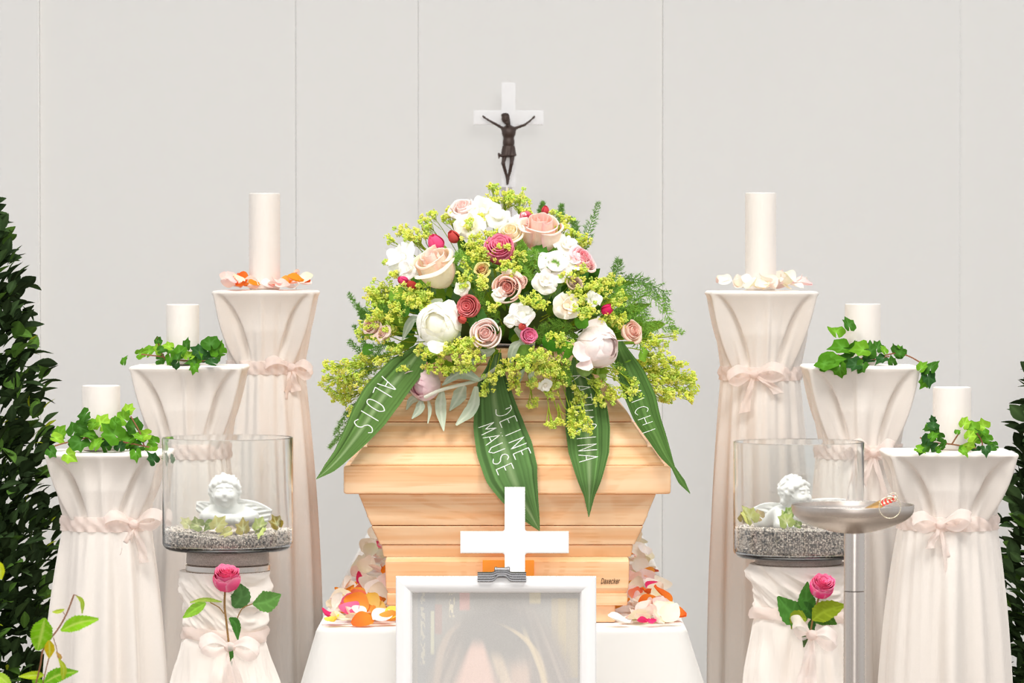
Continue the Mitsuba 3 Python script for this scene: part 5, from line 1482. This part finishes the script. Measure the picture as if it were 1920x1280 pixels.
def vase(label, cx, d, z_bot, z_top, gravel_fn, seed, rim_h, foot_r, foot_h, glabel):
    key = thing('glass_vase', label, 'vase')
    e, th = 0.012, 0.0022
    b = z_bot
    arc = lambda c0, c1, r, a0, a1, n=7: [(c0 + r * math.cos(a), c1 + r * math.sin(a)) for a in np.linspace(a0, a1, n)]
    prof = [(0.0, b)] + arc(VR - e, b + e, e, -PI / 2, 0) + [(VR, z_top - 0.0015)] + arc(VR - th / 2, z_top - 0.0015, th / 2, 0, PI, 6) + [(VR - th, b + e + 0.004)]
    prof += arc(VR - th - e * .6, b + 0.007 + e * .6, e * .6, 0, -PI / 2, 6) + [(0.0, b + 0.007)]
    part(key, 'body', lathe(prof, 96, (cx, d, 0)), 'glass', 40)
    # foot: a narrow glass ring filled with dark grit
    part(key, 'foot', lathe([(0, b - foot_h + rim_h), (foot_r - .002, b - foot_h + rim_h), (foot_r, b - foot_h + rim_h + .002), (foot_r - 0.001, b - 0.002), (foot_r - 0.003, b - 0.0005), (0, b - 0.0005)], 64, (cx, d, 0)), 'grit', 40, label='short dark foot filled with brown grit')
    if rim_h:
        part(key, 'foot_rim', lathe([(0, b - foot_h), (foot_r - .001, b - foot_h), (foot_r + .001, b - foot_h + .002), (foot_r + .001, b - foot_h + rim_h - .002), (foot_r - .002, b - foot_h + rim_h - .0003), (0, b - foot_h + rim_h - .0003)], 64, (cx, d, 0)), 'steel_polished', 40, label='bright silvery rim under the foot')
    # gravel: thousands of small stones against the glass and over the top
    rg = np.random.default_rng(seed)
    R = VR - th - 0.0021
    zlo = b + 0.0095
    s = trimesh.creation.icosphere(0, 1.0)
    sv, sf = np.array(s.vertices), np.array(s.faces)
    pts = []
    g = 0.0036
    nphi = int(2 * PI * R / g)
    for z in np.arange(zlo, zlo + 0.06, g * 0.86):
        for i in range(nphi):
            a = (i + 0.5 * rg.random()) / nphi * 2 * PI
            rr = min(R, VR - th - e * .6 + math.sqrt(max(0, (e * .6) ** 2 - max(0, b + .007 + e * .6 - z) ** 2)) - 0.0022)
            if z < gravel_fn(rr * math.cos(a), rr * math.sin(a)) :
                pts.append((rr * math.cos(a), rr * math.sin(a), z))
    m = int(1.9 * R / g)
    xs = np.linspace(-R, R, m)
    for x in xs:
        for y in xs:
            if x * x + y * y < (R - 0.001) ** 2:
                pts.append((x, y, gravel_fn(x, y)))
    pts = np.array(pts) + rg.normal(0, 0.0004, (len(pts), 3))
    pts[:, :2] *= np.minimum(1, R / np.maximum(1e-6, np.hypot(pts[:, 0], pts[:, 1])))[:, None]
    k = len(pts)
    q = rg.normal(0, 1, (k, 4)); q /= np.linalg.norm(q, axis=1, keepdims=True)
    w_, x_, y_, z_ = q.T
    Rm = np.stack([np.stack([1 - 2 * (y_**2 + z_**2), 2 * (x_*y_ - z_*w_), 2 * (x_*z_ + y_*w_)], -1), np.stack([2 * (x_*y_ + z_*w_), 1 - 2 * (x_**2 + z_**2), 2 * (y_*z_ - x_*w_)], -1), np.stack([2 * (x_*z_ - y_*w_), 2 * (y_*z_ + x_*w_), 1 - 2 * (x_**2 + y_**2)], -1)], 1)
    sc_ = rg.uniform(0.0013, 0.0024, (k, 1)) * np.stack([np.ones(k), rg.uniform(.7, 1, k), rg.uniform(.6, 1, k)], 1)
    v = np.einsum('kij,knj->kni', Rm, sv[None] * sc_[:, None]) + pts[:, None] + [cx, d, 0]
    f = sf[None] + (np.arange(k) * len(sv))[:, None, None]
    base = np.where(rg.random((k, 1)) < 0.18, 0.22, 1.0) * rg.uniform(0.75, 1.15, (k, 1)) * H('#efe4d8')
    gk = thing('gravel', glabel, 'gravel', kind='stuff')
    put(gk, (v.reshape(-1, 3), f.reshape(-1, 3)), 'matte_vc', False, np.clip(np.repeat(base, len(sv), 0), 0, 1))
    zz0 = b + 0.0085
    # a solid core just under the stones
    ring_n = 48
    rr_ = [0.0, 0.5, 0.9, 0.975]
    vv = [[cx, d, gravel_fn(0, 0) - 0.0015]]
    for t in rr_[1:]:
        for i in range(ring_n):
            a = i * 2 * PI / ring_n
            x, y = R * t * math.cos(a), R * t * math.sin(a)
            vv.append([cx + x, d + y, gravel_fn(x, y) - 0.0016])
    for i in range(ring_n):
        a = i * 2 * PI / ring_n
        vv.append([cx + R * .975 * math.cos(a), d + R * .975 * math.sin(a), zz0 + 0.004])
    for i in range(ring_n):
        a = i * 2 * PI / ring_n
        vv.append([cx + R * .9 * math.cos(a), d + R * .9 * math.sin(a), zz0])
    vv.append([cx, d, zz0])
    ff = [[0, 1 + i, 1 + (i + 1) % ring_n] for i in range(ring_n)]
    for q_ in range(4):
        o = 1 + q_ * ring_n
        for i in range(ring_n):
            j = (i + 1) % ring_n
            ff += [[o + i, o + ring_n + i, o + ring_n + j], [o + i, o + ring_n + j, o + j]]
    o = 1 + 4 * ring_n
    ff += [[o + i, len(vv) - 1, o + (i + 1) % ring_n] for i in range(ring_n)]
    put(gk + '__001', (np.array(vv), np.array(ff)), 'grit', True)
    return key


def angel_fields(kind):
    """signed-distance cherub, about 1 unit = 1 pixel of the photograph; x right, y away, z up, origin at the neck's foot."""
    E, Cp = ellipsoid, capsule
    h = np.array([-6.0, -8.0, 32.0]) if kind == 0 else np.array([6.0, -4, 30.0])
    fwd = nrm([0.05, -1, 0.02]) if kind == 0 else nrm([0.78, -0.62, -0.12])
    side = nrm(np.cross(fwd, [0, 0, 1])); up = np.cross(side, fwd)
    at = lambda a, b, c: h + fwd * a + side * b + up * c

    def body(p):
        d = E(p, h, np.array([27, 26, 30.0]))
        d = smin(d, E(p, at(8, 0, -12), np.array([20, 20, 17.0])), 6)          # cheeks and jaw
        d = smin(d, E(p, at(22, -10, -9), np.array([10, 10, 9.0])), 5)
        d = smin(d, E(p, at(22, 10, -9), np.array([10, 10, 9.0])), 5)
        d = smin(d, Cp(p, at(25, 0, 3), at(29.5, 0, -5), 2.2, 3.5), 3.5)           # nose
        d = smin(d, E(p, at(25, 0, -18), np.array([6.5, 5, 3.0])), 3)         # lips
        d = smin(d, E(p, at(20, 0, -25), np.array([8, 7, 6.0])), 4)           # chin
        for s in (-1, 1):
            d = np.maximum(d, -(np.linalg.norm((p - at(30, 10.5 * s, 2.5)) / [1.3, 1, 0.9], axis=1) - 3.8))   # eye hollows
            d = smin(d, Cp(p, at(25, 4 * s, 10), at(22, 16 * s, 9), 1.3, 1.0), 3)       # brows
            d = smin(d, E(p, at(23.5, 10.5 * s, 2.5), np.array([4.4, 4, 3.2])), 1.2)
        if kind == 0:                                                              # leaning on folded arms
            d = smin(d, E(p, (2, 10, -10), np.array([34, 26, 24.0])), 10)
            d = smin(d, Cp(p, (-42, -8, -18), (6, -34, -22), 12, 10), 6)
            d = smin(d, Cp(p, (48, -6, -18), (-4, -36, -24), 12, 10), 6)
            d = smin(d, Cp(p, (-30, 4, -2), (-44, -8, -18), 12, 12), 6)
            d = smin(d, Cp(p, (30, 4, -2), (48, -8, -18), 12, 12), 6)
            for q in range(4):
                d = smin(d, Cp(p, (8 + 2 * q, -36 + 4 * q, -22 - 4 * q), (22 + q, -36 + 4 * q, -26 - 4 * q), 4, 3.4), 2.5)
            d = smin(d, Cp(p, (20, 14, -18), (62, 26, -26), 20, 15), 8)
        else:
            d = smin(d, E(p, (-14, 6, -18), np.array([34, 26, 24.0])), 10)
            d = smin(d, Cp(p, (-26, -8, -10), (-28, -26, -34), 12, 9), 6)
            d = smin(d, Cp(p, (-28, -26, -34), (0, -36, -36), 9, 7), 5)
            d = smin(d, Cp(p, (10, -8, -16), (36, -24, -26), 12, 9), 6)
            d = smin(d, Cp(p, (36, -24, -26), (18, -20, -2), 9, 7), 5)
            d = smin(d, Cp(p, (-20, 10, -26), (-60, 24, -30), 20, 15), 8)
        return d

    def hair(p):
        q = p - h
        d = E(p, h + up * 5 - fwd * 4, np.array([31, 29, 31.0]))
        face = (q @ fwd) - 13 + np.maximum(0, (q @ up) - 12) * 0.9
        d = np.maximum(d, np.minimum(face, 40) * 0.7)
        d = np.maximum(d, -(q @ up) - 24)
        w = np.sin(p[:, 0] * 0.33 + 2 * np.sin(p[:, 2] * 0.2)) * np.sin(p[:, 2] * 0.36 + 1.5 * np.sin(p[:, 0] * 0.21)) * np.sin(p[:, 1] * 0.3 + 1)
        d = d - 2.6 * w
        for s in (-1, 1):
            for k_ in range(4):
                c = at(6 - 5 * k_, s * (24 + 2 * math.sin(k_ * 2.0)), 8 - 9 * k_)
                d = smin(d, np.linalg.norm(p - c, axis=1) - 7.2, 3)
        for k_ in range(5):
            d = smin(d, np.linalg.norm(p - at(17 - abs(k_ - 2) * 1.5, (k_ - 2) * 9.5, 22 - abs(k_ - 2) * 3.5), axis=1) - 6.6, 3)
        return d

    def wing(root, tip, lift, th, span):
        root, tip = np.array(root, float), np.array(tip, float)

        def fn(p):
            ax = nrm(tip - root); L = np.linalg.norm(tip - root)
            dn = nrm(np.cross(np.cross(ax, [0, 0, -1.0]), ax))
            q = p - root
            a, b = q @ ax, q @ dn
            nn = np.cross(ax, dn); c = q @ nn + 0.004 * a * a * 0.3
            t = np.clip(a / L, 0, 1)
            low = span * (0.55 + 0.75 * np.sin(PI * np.clip(t * 0.85 + 0.1, 0, 1))) + 2.2 * np.abs(np.sin(a * 0.38))
            d = np.maximum(np.maximum(-b - 4 - lift * np.sin(PI * t), b - low), np.maximum(-a - 4, a - L))
            feather = 1.3 * np.sin((b + a * 0.55) * 0.62)
            return np.maximum(d * 0.7, np.abs(c) - th - feather * (b > -1))
        return fn
    if kind == 0:
        wings = [wing((24, 0, 13), (86, -8, -8), 5, 4.5, 24), wing((-22, 2, 4), (-62, -4, 8), 2, 4.5, 17)]
    else:
        wings = [wing((14, 18, 8), (106, 30, 12), 3, 4.0, 13), wing((-24, 18, 4), (-78, 14, -8), 6, 4.5, 16)]
    return body, hair, wings


def angel(label, kind, px, py, d, scale=1.0):
    key = thing('angel_figurine', label, 'figurine')
    c = P(px, py, d); s = S(d) * scale
    body, hair, wings = angel_fields(kind)
    lo, hi = np.array([-92, -52, -48.0]), np.array([112, 52, 70.0])
    for nm, fn, step in (('figure', body, 1.6), ('hair', hair, 1.6)):
        v, f = surface_net(fn, lo, hi, step)
        part(key, nm, (v * s + c, f), 'plaster', True)
    for w_ in wings:
        v, f = surface_net(w_, lo, hi, 1.5)
        part(key, 'wing', (v * s + c, f), 'plaster', True)
    return key


colL = wrapped_column('cream wrapped column with a pink rose, under the left glass vase', 421, 332, 511, 1069, 346, 497, 1186, 320, 520, 1280, 4)
colR = wrapped_column('cream wrapped column with a pink rose, beside the steel bowl stand', 1502, 1402, 1602, 1056, 1413, 1592, 1148, 1401, 1606, 1280, 11)
zc = colL[3]
rgv = np.random.default_rng(3)
gl = lambda x, y: P(960, 1001, 6.8)[2] + 0.010 * (abs(x) / VR) ** 1.5 - 0.06 * x * 0.2 + 0.05 * (y * 0.15)
gr = lambda x, y: P(960, 988, 6.8)[2] + 0.03 * (y * 0.2) + 0.01 * x
zbL, zbR = P(960, 1030, 6.8)[2], P(960, 1044, 6.8)[2]
vase('clear glass vase with an angel facing forward, left of the coffin', P(426.5, 640, 6.8)[0], 6.8, zbL, P(960, 819, 6.8)[2], gl, 1, 14 * S(6.8), 78 * S(6.8), zbL - zc + 0.001, 'grey gravel filling the bottom of the left glass vase')
vase('clear glass vase with an angel in profile, behind the steel bowl', P(1498, 640, 6.8)[0], 6.8, zbR, P(960, 827, 6.8)[2], gr, 2, 0, 82 * S(6.8), zbR - colR[3] + 0.001, 'grey gravel filling the bottom of the right glass vase')
angel('white plaster angel leaning on folded arms, facing forward in the left vase', 0, 428, 951, 6.79, 0.95)
angel('white plaster angel with turned head in the right vase', 1, 1485, 951, 6.79, 0.95)
for i, (px, py, sz, c, roll, lab, d) in enumerate([
    (372, 984, 34, '#8f9a62', 1.2, 'grey-green', 6.735), (352, 982, 26, '#c6c48e', 0.6, 'pale yellowish', 6.74), (408, 985, 38, '#b5b070', -0.6, 'pale olive', 6.722), (428, 998, 26, '#c9c478', 1.9, 'small pale yellow-green', 6.712), (456, 992, 36, '#a39550', 0.3, 'brownish olive', 6.716),
    (485, 987, 36, '#a8b568', -0.4, 'light green veined', 6.715), (487, 1000, 24, '#b4c274', 3.0, 'small light green', 6.708), (518, 982, 34, '#8c7a34', 0.5, 'curled brown', 6.742), (395, 982, 26, '#7f9450', 2.4, 'dull green', 6.73)]):
    rg = np.random.default_rng(600 + i)
    m = ivy_leaf(P(px, py, d), 1.45 * sz * S(d), nrm(np.array([rg.normal(0, .25), -1, 0.5])), roll + PI, H(c), rg, 0.8, H('#d3d6a0'))
    key = thing('ivy_leaf', f'{lab} ivy leaf on the gravel before the left angel' if i != 7 else 'curled brown ivy leaf at the right end of the left vase gravel', 'leaf')
    v = m[0]; v[:, 2] += max(0, P(960, 1006, d)[2] - v[:, 2].min()) * 0.5
    put(key, (v, m[1]), 'leaf_vc', False, m[2])
for i, (px, py, sz, c, roll, lab, d) in enumerate([
    (1408, 970, 44, '#b3b56a', 0.4, 'large pale green ivy leaf left of the right angel', 6.742), (1394, 972, 30, '#9a8a58', -0.5, 'brownish ivy leaf at the left end of the right vase gravel', 6.75), (1424, 968, 30, '#c0aa7c', 1.0, 'pale tan ivy leaf beside the right angel', 6.75),
    (1475, 978, 40, '#a4b45e', 0.2, 'light green veined ivy leaf in front of the right angel', 6.712), (1480, 962, 28, '#6f8a38', -0.3, 'dark green ivy leaf behind a lighter one before the right angel', 6.722), (1497, 984, 20, '#7d9048', 1.2, 'small dull green ivy leaf under the steel bowl', 6.715)]):
    rg = np.random.default_rng(640 + i)
    m = ivy_leaf(P(px, py, d), 1.4 * sz * S(d), nrm(np.array([rg.normal(0, .25), -1, 0.45])), roll + PI, H(c), rg, 0.8, H('#d3d6a0'))
    key = thing('ivy_leaf', lab, 'leaf')
    put(key, (m[0], m[1]), 'leaf_vc', False, m[2])

# bows and roses tied to the columns
rg = np.random.default_rng(12)
bow(colL[0], P(431, 1212, 6.69), 0.05, rg, tails=((-0.1, -1.6), (0.35, -1.8)), loops=((-1, 0.1), (1, -0.1)))
bow(colR[0], P(1522, 1190, 6.675), 0.045, rg, tails=((-0.05, -2.2), (-0.35, -2.0)), loops=((-0.75, 0.45), (0.9, -0.2)))


def cut_rose(label, px, py, r, d, face, stem, leaves, seed, ci, co):
    key = thing('cut_rose', label, 'rose')
    rg = np.random.default_rng(seed)
    add_bloom(key, 'bloom', quartered(r * S(d), ci, co, rg, 12, 6), P(px, py, d), face, 1.0, None)
    for pts, w_ in stem:
        part(key, 'stem', tube(spline([P(x, y, d + 0.004) for x, y in pts], 14), w_ * 0.5 * S(d), 7), 'rose_stem', True)
    for i, (pts, wd, c, dd) in enumerate(leaves):
        m = blade_px(pts, wd, d + dd, (0.05, -1, 0.3), H(c), rib=np.clip(H(c) * 1.55 + 0.01, 0, 1), fold=0.22, serr=0.10, nu=9, n=21, vein=0.45, seed=seed + i)
        part(key, 'leaf', (m[0], m[1]), 'leaf_vc', True, m[2])
    return key


cut_rose('pink rose tied upright on the left wrapped column', 425, 1084, 26, 6.682, nrm([0.02, -0.55, 1.0]),
         [([(422, 1105), (421, 1135), (424, 1162), (430, 1215)], 4), ([(420, 1150), (410, 1138), (394, 1129)], 2), ([(444, 1160), (455, 1140), (475, 1131)], 2)],
         [([(438, 1138), (452, 1118), (450, 1094)], [4, 17, 19, 14, 2], '#4d7440', 0.012), ([(474, 1132), (500, 1128), (527, 1114)], [2, 15, 22, 15, 1], '#56803e', 0.0), ([(386, 1130), (366, 1142), (343, 1158)], [2, 9, 11, 8, 1], '#7fae3a', 0.0),
          ([(416, 1128), (385, 1124), (356, 1129)], [1, 4, 4, 1], '#93ab4a', 0.004), ([(430, 1158), (442, 1170), (446, 1199)], [2, 9, 8, 1], '#41702f', 0.002), ([(431, 1211), (434, 1228), (434, 1249)], [4, 4, 1], '#3f6c2c', 0.0)], 21, H('#f2689a'), H('#ee5a88'))
cut_rose('pink rose with broad leaves tied on the right wrapped column', 1541, 1099, 23, 6.672, nrm([0.25, -0.7, 0.8]),
         [([(1536, 1118), (1526, 1150), (1520, 1180), (1510, 1205)], 4)],
         [([(1514, 1160), (1484, 1148), (1458, 1118)], [4, 22, 26, 16, 2], '#44732f', 0.006), ([(1523, 1162), (1546, 1146), (1584, 1134)], [2, 17, 20, 15, 2], '#7d8f24', -0.004), ([(1526, 1152), (1512, 1125), (1514, 1090)], [4, 15, 17, 10, 1], '#3f6f2c', 0.010),
          ([(1512, 1160), (1494, 1160), (1484, 1179)], [3, 14, 16, 8, 1], '#7b8d28', -0.002), ([(1528, 1165), (1548, 1160), (1569, 1170)], [3, 12, 13, 9, 1], '#4d742e', 0.004), ([(1526, 1160), (1512, 1140), (1500, 1128)], [3, 12, 12, 8, 1], '#365f28', 0.008),
          ([(1507, 1192), (1509, 1200), (1507, 1213)], [5, 5, 1], '#4a5f38', 0.0), ([(1524, 1160), (1522, 1174), (1526, 1182)], [3, 8, 6, 2], '#32562a', 0.004)], 22, H('#f56aa0'), H('#f23a80'))

# ------------------------------------------------------------------ holy water bowl on its stand, with sprinkler
D = 6.3
hb = thing('holy_water_bowl', 'shallow stainless steel bowl on a slim steel column at the right', 'bowl stand')
s = S(D)
bx = P(1599.5, 640, D)[0]
zr = P(960, 946.5, D)[2]
zd = lambda py: zr - (py - 946.5) * s
R = 115 * s
outer = spline([(R, zr), (R * 0.992, zr - 10 * s), (R * 0.955, zr - 19 * s), (R * 0.83, zr - 30 * s), (R * 0.6, zr - 41 * s), (R * 0.35, zr - 49 * s), (R * 0.17, zr - 52.5 * s)], 30)
inner = spline([(R * 0.975, zr + 0.0003), (R * 0.965, zr - 9 * s), (R * 0.92, zr - 18 * s), (R * 0.8, zr - 27 * s), (R * 0.5, zr - 40 * s), (0.0, zr - 46 * s)], 26)
prof = [(0.0, zr - 53 * s)] + [tuple(p) for p in outer[::-1]] + [(R * 0.995, zr + 0.0008), (R * 0.985, zr + 0.001)] + [tuple(p) for p in inner]
part(hb, 'bowl', lathe(prof, 128, (bx, D, 0)), 'steel', 40)
pr_ = 19.3 * s
px_ = P(1602.5, 640, D)[0]
zj = zd(1108)
part(hb, 'column', lathe([(0, zj + 0.0006), (pr_, zj + 0.0006), (pr_, zr - 52 * s), (pr_ * 0.96, zr - 49 * s), (0, zr - 49 * s)], 64, (px_, D, 0)), 'steel_polished', 30)
part(hb, 'column', lathe([(0, 0.02), (pr_ * 1.1, 0.02), (pr_ * 1.02, zj - 0.0006), (0, zj - 0.0006)], 64, (px_, D, 0)), 'steel_polished', 30)
part(hb, 'foot_plate', lathe([(0, 0), (0.14, 0), (0.14, 0.008), (0.13, 0.014), (0.03, 0.022), (0, 0.022)], 64, (px_, D, 0)), 'steel', 30)
part(hb, 'water', lathe([(0.0, zr - 26 * s), (R * 0.80, zr - 26 * s), (0.0, zr - 25.99 * s)][:2] + [(R * 0.80, zr - 26.5 * s), (0, zr - 26.5 * s)], 64, (bx, D, 0)), 'glass', False) if False else None

asp = thing('holy_water_sprinkler', 'gilt holy water sprinkler with red bands lying in the steel bowl', 'sprinkler')
a, b = P(1608, 962, D + 0.01), P(1684, 931, D - 0.030)
ax = nrm(b - a)
e = lambda t: a + (b - a) * t
part(asp, 'shaft', tube([e(0), e(0.25), e(0.50), e(0.58), e(0.60)], [0.0022, 0.0040, 0.0058, 0.0062, 0.0045], 16), 'brass_dark', 40)
part(asp, 'grip', tube([e(0.58), e(0.62), e(0.95), e(0.97)], [0.0035, 0.0042, 0.0038, 0.0020], 14), 'gilt', 40)
for k_ in range(4):
    c = e(0.645 + 0.085 * k_)
    part(asp, 'red_band', tube([c - ax * 0.0022, c - ax * 0.0018, c + ax * 0.0012, c + ax * 0.0016], [0.0036, 0.0050, 0.0048, 0.0036], 14), 'red_enamel', 40)


def torus(c, R_, r_, ax1, ax2, n=56):
    th = np.linspace(0, 2 * PI, n, endpoint=False)
    p = c + R_ * (np.cos(th)[:, None] * ax1 + np.sin(th)[:, None] * ax2)
    nn = np.cross(ax1, ax2)
    ph = np.arange(10) * 2 * PI / 10
    out = np.cos(th)[:, None] * ax1 + np.sin(th)[:, None] * ax2
    v = p[:, None] + r_ * (np.cos(ph)[None, :, None] * out[:, None] + np.sin(ph)[None, :, None] * nn)
    v = v.reshape(-1, 3)
    f = []
    i, j = np.meshgrid(np.arange(n), np.arange(10), indexing='ij')
    q = np.stack([i * 10 + j, ((i + 1) % n) * 10 + j, ((i + 1) % n) * 10 + (j + 1) % 10, i * 10 + (j + 1) % 10], -1).reshape(-1, 4)
    return v, np.vstack([q[:, [0, 1, 2]], q[:, [0, 2, 3]]])


e1, e2 = np.array([1.0, 0, 0]), nrm([0, 0.1, 1.0])
part(asp, 'large_ring', torus(P(1668.5, 951, D - 0.098), 20 * s, 0.85 * s, nrm([1, 0.0, 0]), e2), 'gilt', True)
part(asp, 'small_ring', torus(P(1675, 931, D - 0.03), 7.5 * s, 0.6 * s, nrm([1, -0.2, 0]), e2), 'gilt', True)
part(asp, 'ring_loop', mf(m3.Manifold.sphere(1, 16).scale([0.005, 0.004, 0.004]).translate(list(P(1668, 932, D - 0.03)))), 'gilt', True)
part(asp, 'ring_link', tube(spline([P(1670, 934, D - 0.03), P(1669, 929, D - 0.06), P(1668.5, 931, D - 0.098)], 10), 0.5 * s, 6), 'gilt', True)

# ------------------------------------------------------------------ plants
def laurel(label, cx_px, d, profile, n, seed, side):
    """profile: [(py, radius px)] of a cone of leathery leaves round a trunk."""
    key = thing('laurel_bush', label, 'bush')
    rg = np.random.default_rng(seed)
    s = S(d)
    py_ = np.array([a for a, b in profile], float); rr_ = np.array([b for a, b in profile], float)
    cx = P(cx_px, 640, d)[0]
    zb_, zt_ = P(960, py_[-1], d)[2], P(960, py_[0], d)[2]
    part(key, 'trunk', tube([[cx, d, 0.2], [cx + 0.01, d, 0.6], [cx, d, zt_ - 0.08]], [0.018, 0.013, 0.004], 10), 'twig', True)
    part(key, 'pot', lathe([(0, 0.0), (0.13, 0.0), (0.15, 0.02), (0.18, 0.26), (0.19, 0.27), (0.19, 0.29), (0.17, 0.29), (0.165, 0.25), (0, 0.25)], 48, (cx, d, 0)), 'pot_glaze', 40)
    leaves = []
    cols = ['#34472a', '#2c3c24', '#3c5030', '#303f28', '#455c36', '#28351f', '#567a34']
    br = []
    for i in range(n):
        py = py_[0] + (py_[-1] - py_[0]) * (rg.random() ** 0.75)
        R_ = np.interp(py, py_, rr_) * s
        th = rg.random() * 2 * PI
        if math.sin(th) > 0.35 and rg.random() < 0.6:
            th = -th
        t = rg.uniform(0.25, 1.0) ** 0.7
        z = P(960, py, d)[2]
        c = np.array([cx + R_ * t * math.cos(th), d + R_ * t * math.sin(th), z])
        out = np.array([math.cos(th), math.sin(th), 0])
        dirn = nrm(out * 0.75 + [0, 0, 0.55] + rg.normal(0, 0.42, 3))
        L = rg.uniform(30, 50) * s
        young = t > 0.85 and rg.random() < 0.055
        col = H('#a8b82c') if young else H(cols[rg.integers(len(cols))])
        if young: L *= 0.6
        nn = nrm(np.cross(np.cross(dirn, [0, 0, 1.0]), dirn) + rg.normal(0, .35, 3))
        m = blade([c, c + dirn * L * .5 + nn * 0.06 * L, c + dirn * L], [0.05 * L, 0.24 * L * (0.5 if young else 1), 0.29 * L * (0.5 if young else 1), 0.22 * L * (0.5 if young else 1), 0.02 * L], nn, col, rib=np.minimum(col * 1.6, 1), fold=0.25, nu=5, n=7, seed=i)
        vis = -math.sin(th) + t + rg.random() * 0.3
        px = 960 + c[0] / c[1] * F
        if not (-30 < px < 1950) or py > 1320: vis -= 5
        leaves.append((vis, m))
    leaves.sort(key=lambda q: -q[0])
    for vis, m in leaves[:300]:
        part(key, 'leaf', (m[0], m[1]), 'leaf_vc', True, m[2])
    m, col = cat([q[1] for q in leaves[300:]])
    part(key, 'foliage', m, 'leaf_vc', True, col, kind='stuff')


laurel('dark green laurel bush at the left edge behind the low pedestal', -70, 8.45, [(250, 4), (340, 40), (430, 72), (520, 105), (600, 128), (680, 150), (780, 160), (900, 166), (1050, 178), (1200, 185), (1400, 180), (1500, 120)], 3600, 40, 1)
laurel('dark green laurel bush at the right edge behind the low pedestal', 2035, 8.45, [(560, 4), (640, 50), (720, 95), (800, 118), (900, 140), (1050, 165), (1200, 178), (1400, 175), (1500, 120)], 3000, 41, -1)

# foreground branch with bright toothed leaves at the lower left
fb = thing('leafy_branch', 'bright green toothed leaves on thin brown twigs at the lower left corner', 'branch')
D = 5.6
for pts, w_ in [([(55, 1330), (75, 1250), (82, 1215), (108, 1180), (125, 1150), (139, 1114)], 2.2), ([(70, 1330), (85, 1260), (92, 1232)], 1.6), ([(100, 1195), (106, 1215), (108, 1232)], 1.2), ([(139, 1114), (146, 1118), (152, 1126)], 1.0), ([(121, 1152), (118, 1146)], 1.0), ([(-30, 1330), (-12, 1200), (-4, 1085)], 1.8), ([(60, 1310), (40, 1290), (12, 1285)], 1.4)]:
    part(fb, 'twig', tube(spline([P(x, y, D) for x, y in pts], 20), w_ * 0.7 * S(D), 7), 'twig', True)
for i, (pts, wd, c, dd) in enumerate([
    ([(84, 1158), (78, 1188), (70, 1219)], [2, 18, 21, 17, 3], '#79b51c', 0.0), ([(114, 1182), (145, 1168), (185, 1160)], [2, 12, 15, 10, 2], '#86bf24', -0.004), ([(92, 1200), (93, 1218), (92, 1234)], [2, 9, 10, 6, 1], '#c2ad18', -0.006),
    ([(83, 1280), (110, 1265), (147, 1258)], [3, 13, 14, 9, 1], '#6aa81e', -0.002), ([(82, 1265), (60, 1266), (35, 1268)], [2, 8, 8, 5, 1], '#a4bd22', 0.002), ([(143, 1116), (154, 1128), (154, 1150)], [1, 4, 4, 1], '#9fbd34', 0.0),
    ([(121, 1142), (110, 1146), (98, 1147)], [1, 4, 4, 1], '#a9bd34', 0.0), ([(110, 1234), (119, 1252), (118, 1274)], [1, 5, 6, 2], '#a9b82a', -0.006), ([(-8, 1050), (0, 1066), (2, 1086)], [2, 8, 8, 2], '#c3cf20', 0.0), ([(-14, 1268), (4, 1272), (22, 1290)], [3, 10, 10, 3], '#a8cf40', 0.0),
    ([(90, 1290), (70, 1280), (64, 1284)], [3, 9, 9, 2], '#74b020', 0.004), ([(105, 1222), (112, 1230), (111, 1238)], [1, 3, 4, 1], '#c08a4a', -0.002)]):
    m = blade_px(pts, wd, D + dd, (0.1, -1, 0.35), H(c), rib=H('#c4d86a'), fold=0.15, serr=0.14, nu=9, n=27, vein=0.25, seed=i)
    part(fb, 'leaf', (m[0], m[1]), 'leaf_vc', True, m[2])
